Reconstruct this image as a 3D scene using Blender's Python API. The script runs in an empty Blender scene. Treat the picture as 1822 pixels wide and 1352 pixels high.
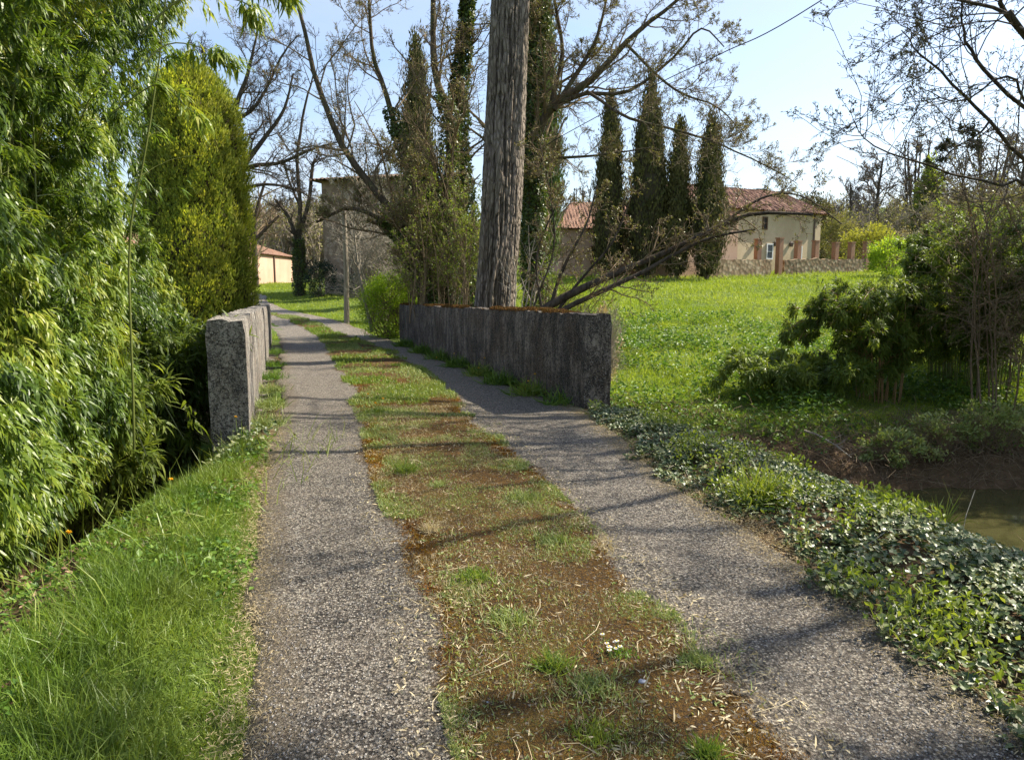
import bpy, math, random
import numpy as np
from mathutils import Vector
R = np.random.default_rng(7)
random.seed(7)
SC = bpy.context.scene
COL = SC.collection
# ------------------------------------------------------------------ camera
EYE = 1.55; FPX = 1316.0; PITCH = math.atan((676-495)/FPX)
cd = bpy.data.cameras.new('camera'); cam = bpy.data.objects.new('camera', cd); COL.objects.link(cam)
cd.sensor_width = 36; cd.lens = 36*FPX/1822; cd.clip_end = 3000; cd.clip_start = .05
cam.location = (0, 0, EYE); cam.rotation_euler = (math.pi/2-PITCH, 0, 0)
SC.camera = cam
# ------------------------------------------------------------------ sky and sun
SUN_EL = math.radians(44); SH = np.array([.93, .34]); SH = SH/np.linalg.norm(SH)
w = bpy.data.worlds.new('World'); SC.world = w; w.use_nodes = True
nt = w.node_tree; nt.nodes.clear()
sky = nt.nodes.new('ShaderNodeTexSky'); sky.sky_type = 'NISHITA'; sky.sun_disc = False
sky.sun_elevation = SUN_EL; sky.sun_rotation = math.atan2(SH[0], SH[1])
sky.air_density = 1.0; sky.dust_density = 1.6; sky.ozone_density = 1.2; sky.altitude = 100
bg = nt.nodes.new('ShaderNodeBackground'); bg.inputs[1].default_value = .108
tc = nt.nodes.new('ShaderNodeTexCoord'); mp = nt.nodes.new('ShaderNodeMapping'); mp.inputs['Scale'].default_value = (1.2, 1.2, 5)
nz = nt.nodes.new('ShaderNodeTexNoise'); nz.inputs['Scale'].default_value = 1.6; nz.inputs['Detail'].default_value = 7; nz.inputs['Roughness'].default_value = .55
rp = nt.nodes.new('ShaderNodeValToRGB'); rp.color_ramp.elements[0].position = .42; rp.color_ramp.elements[1].position = .8
rp.color_ramp.elements[0].color = (0.12, .12, .12, 1); rp.color_ramp.elements[1].color = (.75, .75, .75, 1)
mx = nt.nodes.new('ShaderNodeMix'); mx.data_type = 'RGBA'; mx.inputs[7].default_value = (3.3, 3.7, 4.5, 1)
out = nt.nodes.new('ShaderNodeOutputWorld')
L = nt.links.new
L(tc.outputs['Generated'], mp.inputs[0]); L(mp.outputs[0], nz.inputs[0]); L(nz.outputs[0], rp.inputs[0])
L(rp.outputs[0], mx.inputs[0]); L(sky.outputs[0], mx.inputs[6]); L(mx.outputs[2], bg.inputs[0]); L(bg.outputs[0], out.inputs[0])
sd = bpy.data.lights.new('sun', 'SUN'); sd.energy = 4.9; sd.angle = math.radians(.55); sd.color = (1, .92, .78)
so = bpy.data.objects.new('sun', sd); COL.objects.link(so)
SV = Vector((SH[0]*math.cos(SUN_EL), SH[1]*math.cos(SUN_EL), math.sin(SUN_EL)))
so.rotation_euler = SV.to_track_quat('Z', 'Y').to_euler(); so.location = (20, 5, 25)
SC.view_settings.view_transform = 'Standard'; SC.view_settings.look = 'None'; SC.view_settings.exposure = 1.2
SC.render.resolution_x = 1024; SC.render.resolution_y = 759

# ------------------------------------------------------------------ helpers
def PX(u, v, d):                      # the point of the place seen at photo pixel u, v at y = d metres
    xc = (u-911)/FPX; yc = (676-v)/FPX
    y = math.cos(PITCH)+yc*math.sin(PITCH); z = -math.sin(PITCH)+yc*math.cos(PITCH)
    t = d/y
    return np.array([xc*t, d, EYE+z*t])
def sstep(a, b, x):
    t = np.clip((x-a)/(b-a), 0, 1); return t*t*(3-2*t)
def _h(ix, iy, s):
    n = (ix*374761393+iy*668265263+s*974634777) & 0xffffffff
    n = ((n ^ (n >> 13))*1274126177) & 0xffffffff
    return ((n ^ (n >> 16)) & 0xffff)/65535.
def vn(x, y, s=0):
    x = np.asarray(x, float); y = np.asarray(y, float)
    ix = np.floor(x).astype(np.int64); iy = np.floor(y).astype(np.int64); fx = x-ix; fy = y-iy
    fx = fx*fx*(3-2*fx); fy = fy*fy*(3-2*fy)
    return (_h(ix, iy, s)*(1-fx)+_h(ix+1, iy, s)*fx)*(1-fy)+(_h(ix, iy+1, s)*(1-fx)+_h(ix+1, iy+1, s)*fx)*fy
def fbm(x, y, s=0, o=4):
    r = 0; a = .5
    for k in range(o): r = r+a*vn(x*2**k, y*2**k, s+k); a *= .5
    return r
def unit(v): return v/np.maximum(np.linalg.norm(v, axis=-1, keepdims=True), 1e-9)
def rdir(n, up=0):
    v = R.normal(size=(n, 3)); v[:, 2] += up; return unit(v)

class Acc:
    def __init__(s): s.V = []; s.F = {}; s.A = []; s.n = 0; s.M = {}
    def add(s, V, F, var=.5, mi=0):
        V = np.asarray(V, float).reshape(-1, 3)
        F = np.asarray(F, int)
        s.V.append(V); s.F.setdefault(F.shape[1], []).append(F+s.n); s.M.setdefault(F.shape[1], []).append(np.full(len(F), mi))
        s.A.append(np.broadcast_to(np.asarray(var, float), (len(V),))); s.n += len(V); return s
    def box(s, c, sz, rz=0, var=.5, mi=0, taper=1):
        v = np.array([[x, y, z] for z in (-.5, .5) for y in (-.5, .5) for x in (-.5, .5)])*np.array(sz)
        v[4:, :2] *= taper
        a, b = math.cos(rz), math.sin(rz)
        v = np.stack([v[:, 0]*a-v[:, 1]*b, v[:, 0]*b+v[:, 1]*a, v[:, 2]], 1)+np.array(c)
        return s.add(v, [[0, 2, 3, 1], [4, 5, 7, 6], [0, 1, 5, 4], [2, 6, 7, 3], [0, 4, 6, 2], [1, 3, 7, 5]], var, mi)
    def build(s, name, mats, parent=None, smooth=False):
        me = bpy.data.meshes.new(name)
        V = np.concatenate(s.V); me.vertices.add(len(V)); me.vertices.foreach_set('co', V.astype(np.float32).ravel())
        li = []; ls = []; o = 0; mi = []
        for k, fs in s.F.items():
            f = np.concatenate(fs); li.append(f.ravel()); ls.append(o+np.arange(len(f))*k); o += f.size; mi.append(np.concatenate(s.M[k]))
        li = np.concatenate(li); ls = np.concatenate(ls)
        me.loops.add(len(li)); me.loops.foreach_set('vertex_index', li.astype(np.int32))
        me.polygons.add(len(ls)); me.polygons.foreach_set('loop_start', ls.astype(np.int32))
        me.polygons.foreach_set('material_index', np.concatenate(mi).astype(np.int32))
        me.polygons.foreach_set('use_smooth', np.full(len(ls), smooth))
        at = me.attributes.new('var', 'FLOAT', 'POINT'); at.data.foreach_set('value', np.concatenate(s.A).astype(np.float32))
        me.update(calc_edges=True)
        for m in (mats if isinstance(mats, (list, tuple)) else [mats]): me.materials.append(m)
        ob = bpy.data.objects.new(name, me); COL.objects.link(ob)
        if parent is not None: ob.parent = parent
        return ob
def tag(o, label=None, cat=None, group=None, kind=None):
    for k, v in (('label', label), ('category', cat), ('group', group), ('kind', kind)):
        if v: o[k] = v
    return o
def thing(name, label, cat, loc=(0, 0, 0), group=None):
    o = bpy.data.objects.new(name, None); COL.objects.link(o); o.location = loc; o.empty_display_size = .2
    return tag(o, label, cat, group)
def rebase(root):                     # parts are modelled in place: shift them so that the empty stands at the base
    for c in list(COL.objects):
        if c.parent == root and c.type == 'MESH':
            c.location = -root.location

def stamp(acc, tv, tf, pos, Y, Z, sx, sy=None, sz=None, var=None, mi=0):
    n = len(pos); tv = np.asarray(tv, float); M = len(tv)
    sy = sx if sy is None else sy; sz = sx if sz is None else sz
    Y = unit(Y); X = np.cross(Y, Z); bad = np.linalg.norm(X, axis=1) < 1e-3; X[bad] = [1, 0, 0]; X = unit(X); Z = np.cross(X, Y)
    sx, sy, sz = [np.broadcast_to(np.asarray(q, float), (n,))[:, None, None] for q in (sx, sy, sz)]
    P = pos[:, None]+X[:, None]*tv[None, :, 0:1]*sx+Y[:, None]*tv[None, :, 1:2]*sy+Z[:, None]*tv[None, :, 2:3]*sz
    var = R.random(n) if var is None else np.broadcast_to(var, (n,))
    base = (np.arange(n)*M)
    by = {}
    for f in tf: by.setdefault(len(f), []).append(f)
    first = True
    for k, fs in by.items():
        F = (base[:, None, None]+np.array(fs)[None]).reshape(-1, k)
        if first: acc.add(P.reshape(-1, 3), F, np.repeat(var, M), mi); n0 = n*M; first = False
        else:
            acc.F.setdefault(k, []).append(F+acc.n-n*M); acc.M.setdefault(k, []).append(np.full(len(F), mi))
# templates: x side, y along, z normal
LEAF = ([[0, 0, 0], [-.5, .45, .08], [0, 1, -.08], [.5, .45, .08]], [[0, 3, 2], [0, 2, 1]])
LANCE = ([[0, 0, 0], [-.5, .3, .05], [.5, .3, .05], [-.38, .65, -.04], [.38, .65, -.04], [0, 1, -.22]], [[0, 2, 1], [1, 2, 4, 3], [3, 4, 5]])
def blade_t(c): return ([[-.5, 0, 0], [.5, 0, 0], [-.4, .5, .25*c], [.4, .5, .25*c], [0, .5+.5*(1-.6*c), .95*c]], [[0, 1, 3, 2], [2, 3, 4]])
BL = [blade_t(c) for c in (.12, .4, .75)]
BL3 = ([[-.5, 0, 0], [.5, 0, 0], [0, .97, .3]], [[0, 1, 2]])
IVY = ([[0, 0, 0], [-.38, -.12, .04], [-.55, .2, .1], [-.3, .4, .05], [-.34, .66, .1], [0, 1, -.06], [.34, .66, .1], [.3, .4, .05], [.55, .2, .1], [.38, -.12, .04], [0, .35, -.03]],
       [[10, 0, 1], [10, 1, 2], [10, 2, 3], [10, 3, 4], [10, 4, 5], [10, 5, 6], [10, 6, 7], [10, 7, 8], [10, 8, 9], [10, 9, 0]])
def blades(acc, pos, h, wd, up=1.6, var=None, simple=False):
    n = len(pos)
    if n == 0: return
    d = rdir(n, up); d[:, 2] = np.abs(d[:, 2]); Zh = rdir(n)
    h = np.broadcast_to(h, (n,))*R.uniform(.55, 1.25, n); wd = np.broadcast_to(wd, (n,))
    var = R.random(n) if var is None else var
    if simple: stamp(acc, BL3[0], BL3[1], pos, d, Zh, wd, h, h, var); return
    k = R.integers(0, 3, n)
    for i in range(3):
        m = k == i
        if m.any(): stamp(acc, BL[i][0], BL[i][1], pos[m], d[m], Zh[m], wd[m], h[m], h[m], var[m])

def tubes(acc, P, Rd, sides=5, mi=0, var=None, rough=0):
    P = np.asarray(P, float); N, K, _ = P.shape; T = unit(np.gradient(P, axis=1))
    ref = unit(np.cross(unit(P[:, -1]-P[:, 0]), rdir(N)))[:, None]
    A = unit(np.cross(T, ref)); B = np.cross(T, A)
    a = np.arange(sides)*2*math.pi/sides
    rr = Rd[:, :, None, None]*np.ones((1, 1, sides, 1))
    if rough: rr = rr*(1+R.normal(size=(N, K, sides, 1))*rough)
    V = P[:, :, None]+rr*(np.cos(a)[None, None, :, None]*A[:, :, None]+np.sin(a)[None, None, :, None]*B[:, :, None])
    i = np.arange(N)[:, None, None]*K*sides+np.arange(K-1)[None, :, None]*sides; j = np.arange(sides)[None, None, :]; j2 = (j+1) % sides
    F = np.stack([i+j, i+j2, i+sides+j2, i+sides+j], -1).reshape(-1, 4)
    v = R.random(N) if var is None else np.full(N, var)
    acc.add(V.reshape(-1, 3), F, np.repeat(v, K*sides), mi)
def poly(pts, K=14):                  # smooth resample of a guide line
    p = np.asarray(pts, float)
    if len(p) == 2: p = np.array([p[0], (p[0]+p[1])/2, p[1]])
    q = np.vstack([2*p[0]-p[1], p, 2*p[-1]-p[-2]]); t = np.linspace(0, len(p)-1-1e-6, K); i = t.astype(int); f = (t-i)[:, None]
    a, b, c, d = q[i], q[i+1], q[i+2], q[i+3]
    return .5*((2*b)+(-a+c)*f+(2*a-5*b+4*c-d)*f*f+(-a+3*b-3*c+d)*f**3)
def grow(lines, levels, wob=.02):
    """lines: [(pts, r0, r1)], levels: dicts n, l (fraction of the parent's length), a (angle range), up, w (wiggle), rr, K, t0"""
    K = 16; P = np.array([poly(l[0], K) for l in lines]); Ls = np.linalg.norm(P[:, -1]-P[:, 0], axis=1)
    P = P+np.cumsum(R.normal(size=P.shape)*wob, axis=1)*Ls[:, None, None]*.12
    Rd = np.array([np.linspace(l[1], l[2], K) for l in lines])
    outl = [(P, Rd)]
    for lv in levels:
        N, K, _ = P.shape; n = lv['n']; k2 = lv.get('K', 7)
        t = R.uniform(lv.get('t0', .2), .98, (N, n)); ti = t*(K-1); i = np.minimum(ti.astype(int), K-2); f = (ti-i)[..., None]
        ar = np.arange(N)[:, None]
        S = P[ar, i]*(1-f)+P[ar, i+1]*f; T = unit(P[ar, i+1]-P[ar, i]); r = Rd[ar, i]*(1-f[..., 0])+Rd[ar, i+1]*f[..., 0]
        L0 = np.linalg.norm(P[:, -1]-P[:, 0], axis=1)[:, None]
        ln = L0*lv['l']*R.uniform(.5, 1.2, (N, n))*(1.15-.65*t)
        ang = np.radians(R.uniform(*lv.get('a', (30, 65)), (N, n)))[..., None]
        side = unit(np.cross(T, R.normal(size=T.shape)))
        D = unit(T*np.cos(ang)+side*np.sin(ang)); D = D.reshape(-1, 3); S = S.reshape(-1, 3); ln = ln.ravel(); r = r.ravel()
        steps = [S]; d = D; up = np.array([0, 0, lv.get('up', .1)]); bias = np.array(lv.get('bias', (0, 0, 0)))
        for k in range(k2-1):
            d = unit(d+R.normal(size=d.shape)*lv.get('w', .14)+up+bias); steps.append(steps[-1]+d*(ln/(k2-1))[:, None])
        P = np.stack(steps, 1); r0 = np.maximum(r*lv.get('rr', .55), lv.get('rmin', .003)); Rd = r0[:, None]*np.linspace(1, .3, k2)[None]
        Rd = np.maximum(Rd, lv.get('rmin', .003)*.6)
        outl.append((P, Rd))
    return outl
def pick(P, n, tmin=.2):              # n random points on a batch of branches, with tangents
    N, K, _ = P.shape; b = R.integers(0, N, n); t = R.uniform(tmin, 1, n)*(K-1); i = np.minimum(t.astype(int), K-2); f = (t-i)[:, None]
    return P[b, i]*(1-f)+P[b, i+1]*f, unit(P[b, i+1]-P[b, i])

# ------------------------------------------------------------------ materials
def newmat(name):
    m = bpy.data.materials.new(name); m.use_nodes = True; t = m.node_tree; t.nodes.clear()
    return m, t
class NT:
    def __init__(s, name):
        s.m, s.t = newmat(name); s.o = s.n('OutputMaterial'); s.tc = s.n('TexCoord').outputs['Object']
    def n(s, k, **kw):
        x = s.t.nodes.new('ShaderNode'+k)
        for a, b in kw.items(): setattr(x, a, b)
        return x
    def l(s, a, b): s.t.links.new(a, b)
    def val(s, i, v):
        if hasattr(v, 'is_linked') or hasattr(v, 'links'): s.l(v, i)
        else: i.default_value = v
    def map(s, sc, src=None):
        x = s.n('Mapping'); x.inputs['Scale'].default_value = sc; s.l(src or s.tc, x.inputs[0]); return x.outputs[0]
    def noise(s, sc, det=4, ro=.55, src=None, col=False):
        x = s.n('TexNoise'); x.inputs['Scale'].default_value = sc; x.inputs['Detail'].default_value = det; x.inputs['Roughness'].default_value = ro
        s.l(src or s.tc, x.inputs[0]); return x.outputs[1 if col else 0]
    def ramp(s, f, stops):
        x = s.n('ValToRGB'); e = x.color_ramp.elements
        while len(e) < len(stops): e.new(.5)
        for q, (p, c) in zip(e, stops):
            q.position = p; q.color = (c, c, c, 1) if not hasattr(c, '__len__') else tuple(c)+(1,)
        s.l(f, x.inputs[0]); return x.outputs[0]
    def mix(s, f, a, b, mode='MIX'):
        x = s.n('Mix', data_type='RGBA', blend_type=mode)
        s.val(x.inputs[0], f)
        for i, v in ((6, a), (7, b)):
            if isinstance(v, tuple): x.inputs[i].default_value = v+(1,)
            else: s.l(v, x.inputs[i])
        return x.outputs[2]
    def math(s, op, a, b=0.):
        x = s.n('Math', operation=op); s.val(x.inputs[0], a); s.val(x.inputs[1], b); return x.outputs[0]
    def bump(s, h, st=.5, d=.02, nrm=None):
        x = s.n('Bump'); x.inputs['Strength'].default_value = st; x.inputs['Distance'].default_value = d; s.l(h, x.inputs['Height'])
        if nrm: s.l(nrm, x.inputs['Normal'])
        return x.outputs[0]
    def attr(s, nm):
        return s.n('Attribute', attribute_name=nm).outputs['Fac']
    def fin(s, col, rough=.8, nrm=None, spec=.3, trans=0, tcol=None):
        b = s.n('BsdfPrincipled'); s.val(b.inputs['Base Color'], col if not isinstance(col, tuple) else col+(1,)); s.val(b.inputs['Roughness'], rough)
        b.inputs['Specular IOR Level'].default_value = spec
        if nrm: s.l(nrm, b.inputs['Normal'])
        sh = b.outputs[0]
        if trans:
            t = s.n('BsdfTranslucent'); s.val(t.inputs[0], tcol if tcol is not None else col)
            x = s.n('MixShader'); x.inputs[0].default_value = trans; s.l(sh, x.inputs[1]); s.l(t.outputs[0], x.inputs[2]); sh = x.outputs[0]
        s.l(sh, s.o.inputs[0]); return s.m
def leafmat(name, cols, trans=.35, rough=.45, spec=.4, patch=None, tboost=(1.3, 1.25, .6)):
    s = NT(name); n = len(cols); c = s.ramp(s.attr('var'), [(i/(n-1) if n > 1 else 0, q) for i, q in enumerate(cols)])
    if patch:
        f = s.ramp(s.noise(patch[0], 3), [(.4, 0.), (.62, 1.)]); c = s.mix(s.math('MULTIPLY', f, patch[2]), c, patch[1])
    t = s.mix(1., c, tboost, 'MULTIPLY')
    return s.fin(c, rough, None, spec, trans, t)
def barkmat(name, a, b, sc=(14, 14, 3), bump=.6, green=None):
    s = NT(name); v = s.map(sc); n = s.noise(1, 8, .65, v); n2 = s.noise(3.1, 3)
    c = s.mix(s.ramp(n, [(.35, 0.), (.65, 1.)]), a, b)
    if green: c = s.mix(s.ramp(n2, [(.5, 0.), (.7, .7)]), c, green)
    return s.fin(c, .9, s.bump(n, bump, .03), .15)

M = {}
M['bark_grey'] = barkmat('grey_bark', (.075, .062, .05), (.23, .2, .165), (22, 22, 3.5), .8)
M['bark_brown'] = barkmat('brown_bark', (.045, .033, .022), (.13, .1, .065), green=(.09, .1, .04))
M['bark_dark'] = barkmat('dark_bark', (.03, .024, .018), (.1, .08, .06))
M['twig_brown'] = barkmat('brown_twig_bark', (.12, .085, .05), (.24, .18, .11), (40, 40, 9), .2)
M['twig_dark'] = barkmat('dark_twig_bark', (.045, .034, .026), (.12, .095, .07), (40, 40, 9), .2)
M['twig_pale'] = barkmat('pale_twig_bark', (.2, .17, .13), (.38, .34, .27), (40, 40, 9), .2)
M['bud'] = leafmat('bud_leaf', [(.13, .14, .04), (.2, .2, .06), (.16, .11, .06)], .3)
M['bud_dark'] = leafmat('dark_bud', [(.04, .04, .02), (.09, .1, .035)], .2)
M['spring_leaf'] = leafmat('spring_leaf', [(.1, .15, .02), (.18, .24, .03), (.26, .3, .05)], .4)
M['ivy'] = leafmat('ivy_leaf', [(.025, .05, .015), (.05, .085, .024), (.09, .125, .04), (.16, .19, .08), (.26, .26, .1)], .15, .42, .42)
M['ivy_trunk'] = leafmat('climbing_ivy_leaf', [(.03, .055, .012), (.07, .11, .02), (.13, .16, .035)], .25, .4, .4)
M['bamboo'] = leafmat('bamboo_leaf', [(.03, .06, .012), (.075, .13, .018), (.13, .2, .025), (.22, .29, .035), (.36, .37, .06)], .42, .4, .45)
M['bamboo_far'] = leafmat('dark_bamboo_leaf', [(.06, .09, .018), (.14, .2, .03), (.26, .31, .055)], .5, .5, .35)
M['culm'] = NT('bamboo_culm').fin((.12, .14, .03), .4, None, .5)
M['culm_tan'] = NT('tan_culm').fin((.33, .2, .09), .5)
M['gold'] = leafmat('golden_conifer', [(.08, .12, .02), (.2, .26, .035), (.36, .41, .055), (.5, .5, .09)], .5, .6, .2, (1.4, (.14, .12, .03), .35))
M['conifer_core'] = NT('conifer_dark_twig_core').fin((.05, .04, .02), .95)
M['cypress'] = leafmat('cypress_foliage', [(.03, .036, .016), (.07, .075, .025), (.125, .115, .04)], .12, .7, .15, (.35, (.1, .085, .03), .5))
M['hedge'] = leafmat('shrub_leaf', [(.12, .2, .018), (.24, .36, .025), (.38, .5, .04)], .5, .5)
M['dark_shrub'] = leafmat('dark_shrub_leaf', [(.01, .02, .01), (.02, .045, .018)], .1, .5)
M['nettle'] = leafmat('nettle_leaf', [(.05, .11, .016), (.1, .19, .024), (.19, .28, .035)], .35, .5)
M['grass'] = leafmat('grass_blade', [(.06, .12, .014), (.11, .2, .022), (.18, .27, .035), (.27, .3, .08)], .38, .42, .35, (1.1, (.2, .24, .05), .5))
M['meadow_grass'] = leafmat('meadow_blade', [(.12, .19, .018), (.22, .3, .026), (.36, .42, .06)], .42, .5, .25, (.22, (.27, .32, .07), .6))
M['dry'] = leafmat('dry_straw', [(.3, .23, .12), (.45, .37, .22), (.55, .47, .31)], .2, .7)
M['litter'] = leafmat('leaf_litter', [(.07, .04, .022), (.16, .095, .055), (.3, .2, .13)], .05, .8)
M['dull_weed'] = leafmat('small_weed', [(.12, .17, .045), (.22, .28, .08), (.34, .37, .15)], .3, .6)
M['moss_tuft'] = leafmat('moss_tuft', [(.035, .018, .004), (.14, .07, .01), (.3, .165, .02), (.27, .24, .04)], .15, .9, .05, (1.9, (.2, .07, .012), .7))
M['orange_moss'] = leafmat('orange_moss', [(.06, .035, .018), (.13, .065, .025), (.19, .1, .035), (.1, .09, .03)], .1, .95, .05)
M['yellow'] = NT('dandelion_yellow').fin((.8, .48, .02), .6)
M['white'] = NT('daisy_white').fin((.75, .75, .73), .6)
M['stem'] = NT('flower_stem').fin((.15, .2, .05), .6)

# ------------------------------------------------------------------ road line and ground shape
CL = np.array([(2.2, -60), (2.0, -30), (1.6, -10), (1.25, -4), (.86, 0), (.46, 2.2), (.2, 3.5), (-.33, 5.64), (-.98, 8.4), (-2.1, 12), (-3.65, 17), (-5.2, 22), (-6.9, 26.5), (-9.4, 31), (-12.6, 36.5), (-16, 44), (-19, 52), (-24, 57.5), (-32, 60), (-60, 62)], float)
def resample(c, n):
    p = poly(c, n*3); s = np.concatenate([[0], np.cumsum(np.linalg.norm(np.diff(p, axis=0), axis=1))])
    q = np.linspace(0, s[-1], n); return np.stack([np.interp(q, s, p[:, k]) for k in range(2)], 1)
CP = resample(CL, 340); CT = unit(np.gradient(CP, axis=0)); CNn = np.stack([CT[:, 1], -CT[:, 0]], 1)   # right hand normal
def zroad(y): return np.interp(y, [-100, 8, 22, 26, 30, 36, 60, 70], [0, 0, -.38, -.36, -.1, .0, .62, .8])
def roadpar(y):       # left edge, right edge, moss left, moss right: offsets from the centre line by y
    return (np.interp(y, [2.2, 3.3, 5.6, 8, 12, 22, 28], [-1.3, -1.38, -1.55, -1.62, -1.6, -1.6, -1.45]),
            np.interp(y, [2.2, 3.5, 5.6, 8.4, 12, 22, 28], [1.34, 1.42, 1.54, 1.82, 1.7, 1.65, 1.4]),
            np.interp(y, [2.2, 5, 8.6, 12, 18, 26, 34, 38], [-.64, -.74, -.85, -.66, -.52, -.4, -.3, .2]),
            np.interp(y, [2.2, 5, 8.6, 12, 18, 26, 34, 38], [.5, .55, .55, .9, 1.15, .6, .3, .1]))
def lateral(x, y):
    x = np.asarray(x, float).ravel(); y = np.asarray(y, float).ravel(); lat = np.empty(len(x)); yy = np.empty(len(x))
    for a in range(0, len(x), 20000):
        X = x[a:a+20000, None]-CP[None, :, 0]; Y = y[a:a+20000, None]-CP[None, :, 1]
        i = np.argmin(X*X+Y*Y, 1); k = np.arange(len(i)); dx = X[k, i]; dy = Y[k, i]
        lat[a:a+20000] = dx*CNn[i, 0]+dy*CNn[i, 1]; al = dx*CT[i, 0]+dy*CT[i, 1]; yy[a:a+20000] = CP[i, 1]+al*CT[i, 1]
        d = np.hypot(dx, dy); far = d > np.abs(lat[a:a+20000])+1.5
        lat[a:a+20000][far] = d[far]*np.sign(lat[a:a+20000][far])
    return lat, yy
ST = poly([(60, 2), (30, 4), (14, 8.2), (8, 10.0), (5.2, 9.7), (2.6, 10.8), (-1, 13.2), (-5, 14.6), (-10, 15), (-20, 17), (-45, 24), (-90, 40)], 160)
def sdist(x, y):
    r = np.empty(len(x))
    for a in range(0, len(x), 40000):
        r[a:a+40000] = np.sqrt(np.min((x[a:a+40000, None]-ST[None, :, 0])**2+(y[a:a+40000, None]-ST[None, :, 1])**2, 1))
    return r
WATER = -1.8
def ground(x, y, full=False):
    sh = np.shape(x); x = np.asarray(x, float).ravel(); y = np.asarray(y, float).ravel()
    rgt = np.interp(y, [-20, 0, 8, 14, 18, 30, 72, 100], [-.6, -1.0, -1.3, -1.05, -.8, 0, 2.3, 3.2])
    lef = np.interp(y, [-20, 0, 8, 14, 18, 22, 29, 64, 100], [-.3, -.5, -1.0, -1.1, -.7, -.42, .05, .72, 1.2])
    k = sstep(-6, 6, x+ (y-20)*.1); B = lef*(1-k)+rgt*k
    hillR = sstep(84, 170, y-.25*x)*(7+5*sstep(10, 70, x))+sstep(22, 75, x-20-.06*y)*sstep(26, 90, y)*4.5
    hillL = sstep(92, 160, y)*9*(1-k)
    B = B+hillR*k+hillL+sstep(160, 400, y)*3
    B = B+(fbm(x*.35, y*.35, 3)-.45)*.35*sstep(0, 20, np.hypot(x, y-4))+(fbm(x*1.7, y*1.7, 9)-.45)*.12
    sd_ = sdist(x, y)+(fbm(x*.8, y*.8, 21)-.45)*1.1
    V = np.interp(sd_, [0, .9, 1.5, 2.0, 3.2, 5.2], [-2.35, -2.2, -1.82, -1.45, -1.15, 0])
    kk = sstep(2.2, 5.4, sd_); B = np.minimum(B, V)*(1-kk)+B*kk
    lat, yy = lateral(x, y); el, er, ml, mr = roadpar(yy); zr = zroad(yy)
    br = sstep(7.6, 8.8, yy)*(1-sstep(21.8, 24, yy))        # on the bridge the ground stops at the parapets
    shR = np.interp(yy, [-5, 4, 5.8, 8.2, 24], [1.3, 1.08, .9, .35, .8]); shL = np.interp(yy, [-5, 3, 4.9, 6.2, 7, 24], [1.3, 1.12, .82, .32, .12, .8])
    o = np.where(lat > 0, lat-er-shR*(1-br)-.15*br, -lat+el-shL*(1-br)-.25*br)
    fall = np.where(lat > 0, 1.5, 1.3)*(1-br)+.22*br+sstep(24, 30, yy)*2
    t = sstep(0, 1, o/fall)
    mound = np.where(lat > 0, 1, 1)*np.exp(-((o+.45)/.4)**2)*.09*(1-br)*(o > -1.3)*(yy < 24)
    inner = sstep(-.05, .5, np.where(lat > 0, lat-er, -lat+el))
    z = (zr-.035+mound*inner+(fbm(x*3, y*3, 5)-.45)*.07*inner)*(1-t)+B*t
    if full: return z.reshape(sh), lat.reshape(sh), yy.reshape(sh), sd_.reshape(sh), o.reshape(sh)
    return z.reshape(sh)
def gpt(x, y, dz=0): return np.stack([x, y, ground(x, y)+dz], -1)
def gz(x, y): return float(ground(np.array([x]), np.array([y]))[0])

def grid_faces(nx, ny):
    i, j = np.meshgrid(np.arange(nx-1), np.arange(ny-1), indexing='ij'); a = i*ny+j
    return np.stack([a, a+ny, a+ny+1, a+1], -1).reshape(-1, 4)
# ground sheet
def fine(a, b, da, far, n):           # spacing grows away from the near zone
    g = np.linspace(0, 1, n)**3; return np.concatenate([(a-g[::-1]*far)[:-1], np.arange(a, b, da), b+g*far])
gx = fine(-9, 12, .14, 700, 70); gy = fine(-4, 24, .14, 900, 90)
X, Y = np.meshgrid(gx, gy, indexing='ij'); Z, lat, yy, sdd, oo = ground(X, Y, True)
a = Acc(); bank = np.clip(1-np.abs(sdd-1.9)/1.6, 0, 1); bank = np.maximum(bank, np.where((yy < 10) & (yy > -8), np.where(lat > 0, sstep(-1.5, -1.1, oo)*sstep(3, 1.5, oo), sstep(-.5, -.1, oo)*sstep(4, 2.5, oo)), 0)*.75)
a.add(np.stack([X, Y, Z], -1), grid_faces(len(gx), len(gy)), bank.ravel())
s = NT('ground_soil_and_turf'); n1 = s.noise(.5, 5); n2 = s.noise(7, 6, .7); n3 = s.noise(60, 3, .7)
turf = s.mix(s.ramp(n1, [(.38, 0.), (.6, 1.)]), (.1, .17, .022), (.17, .23, .05)); turf = s.mix(s.ramp(n2, [(.3, 0.), (.75, 1.)]), (.05, .07, .018), turf)
soil = s.mix(s.ramp(n2, [(.35, 0.), (.7, 1.)]), (.075, .045, .025), (.2, .13, .075)); soil = s.mix(s.math('MULTIPLY', n3, .5), soil, (.06, .05, .02))
c = s.mix(s.ramp(s.math('ADD', s.attr('var'), s.math('MULTIPLY', s.math('SUBTRACT', n2, .5), .8)), [(.3, 0.), (.5, 1.)]), turf, soil)
M['ground'] = s.fin(c, .95, s.bump(s.noise(25, 6, .7), .8, .05), .1)
tag(a.build('ground', M['ground'], smooth=True), kind='structure')

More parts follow.
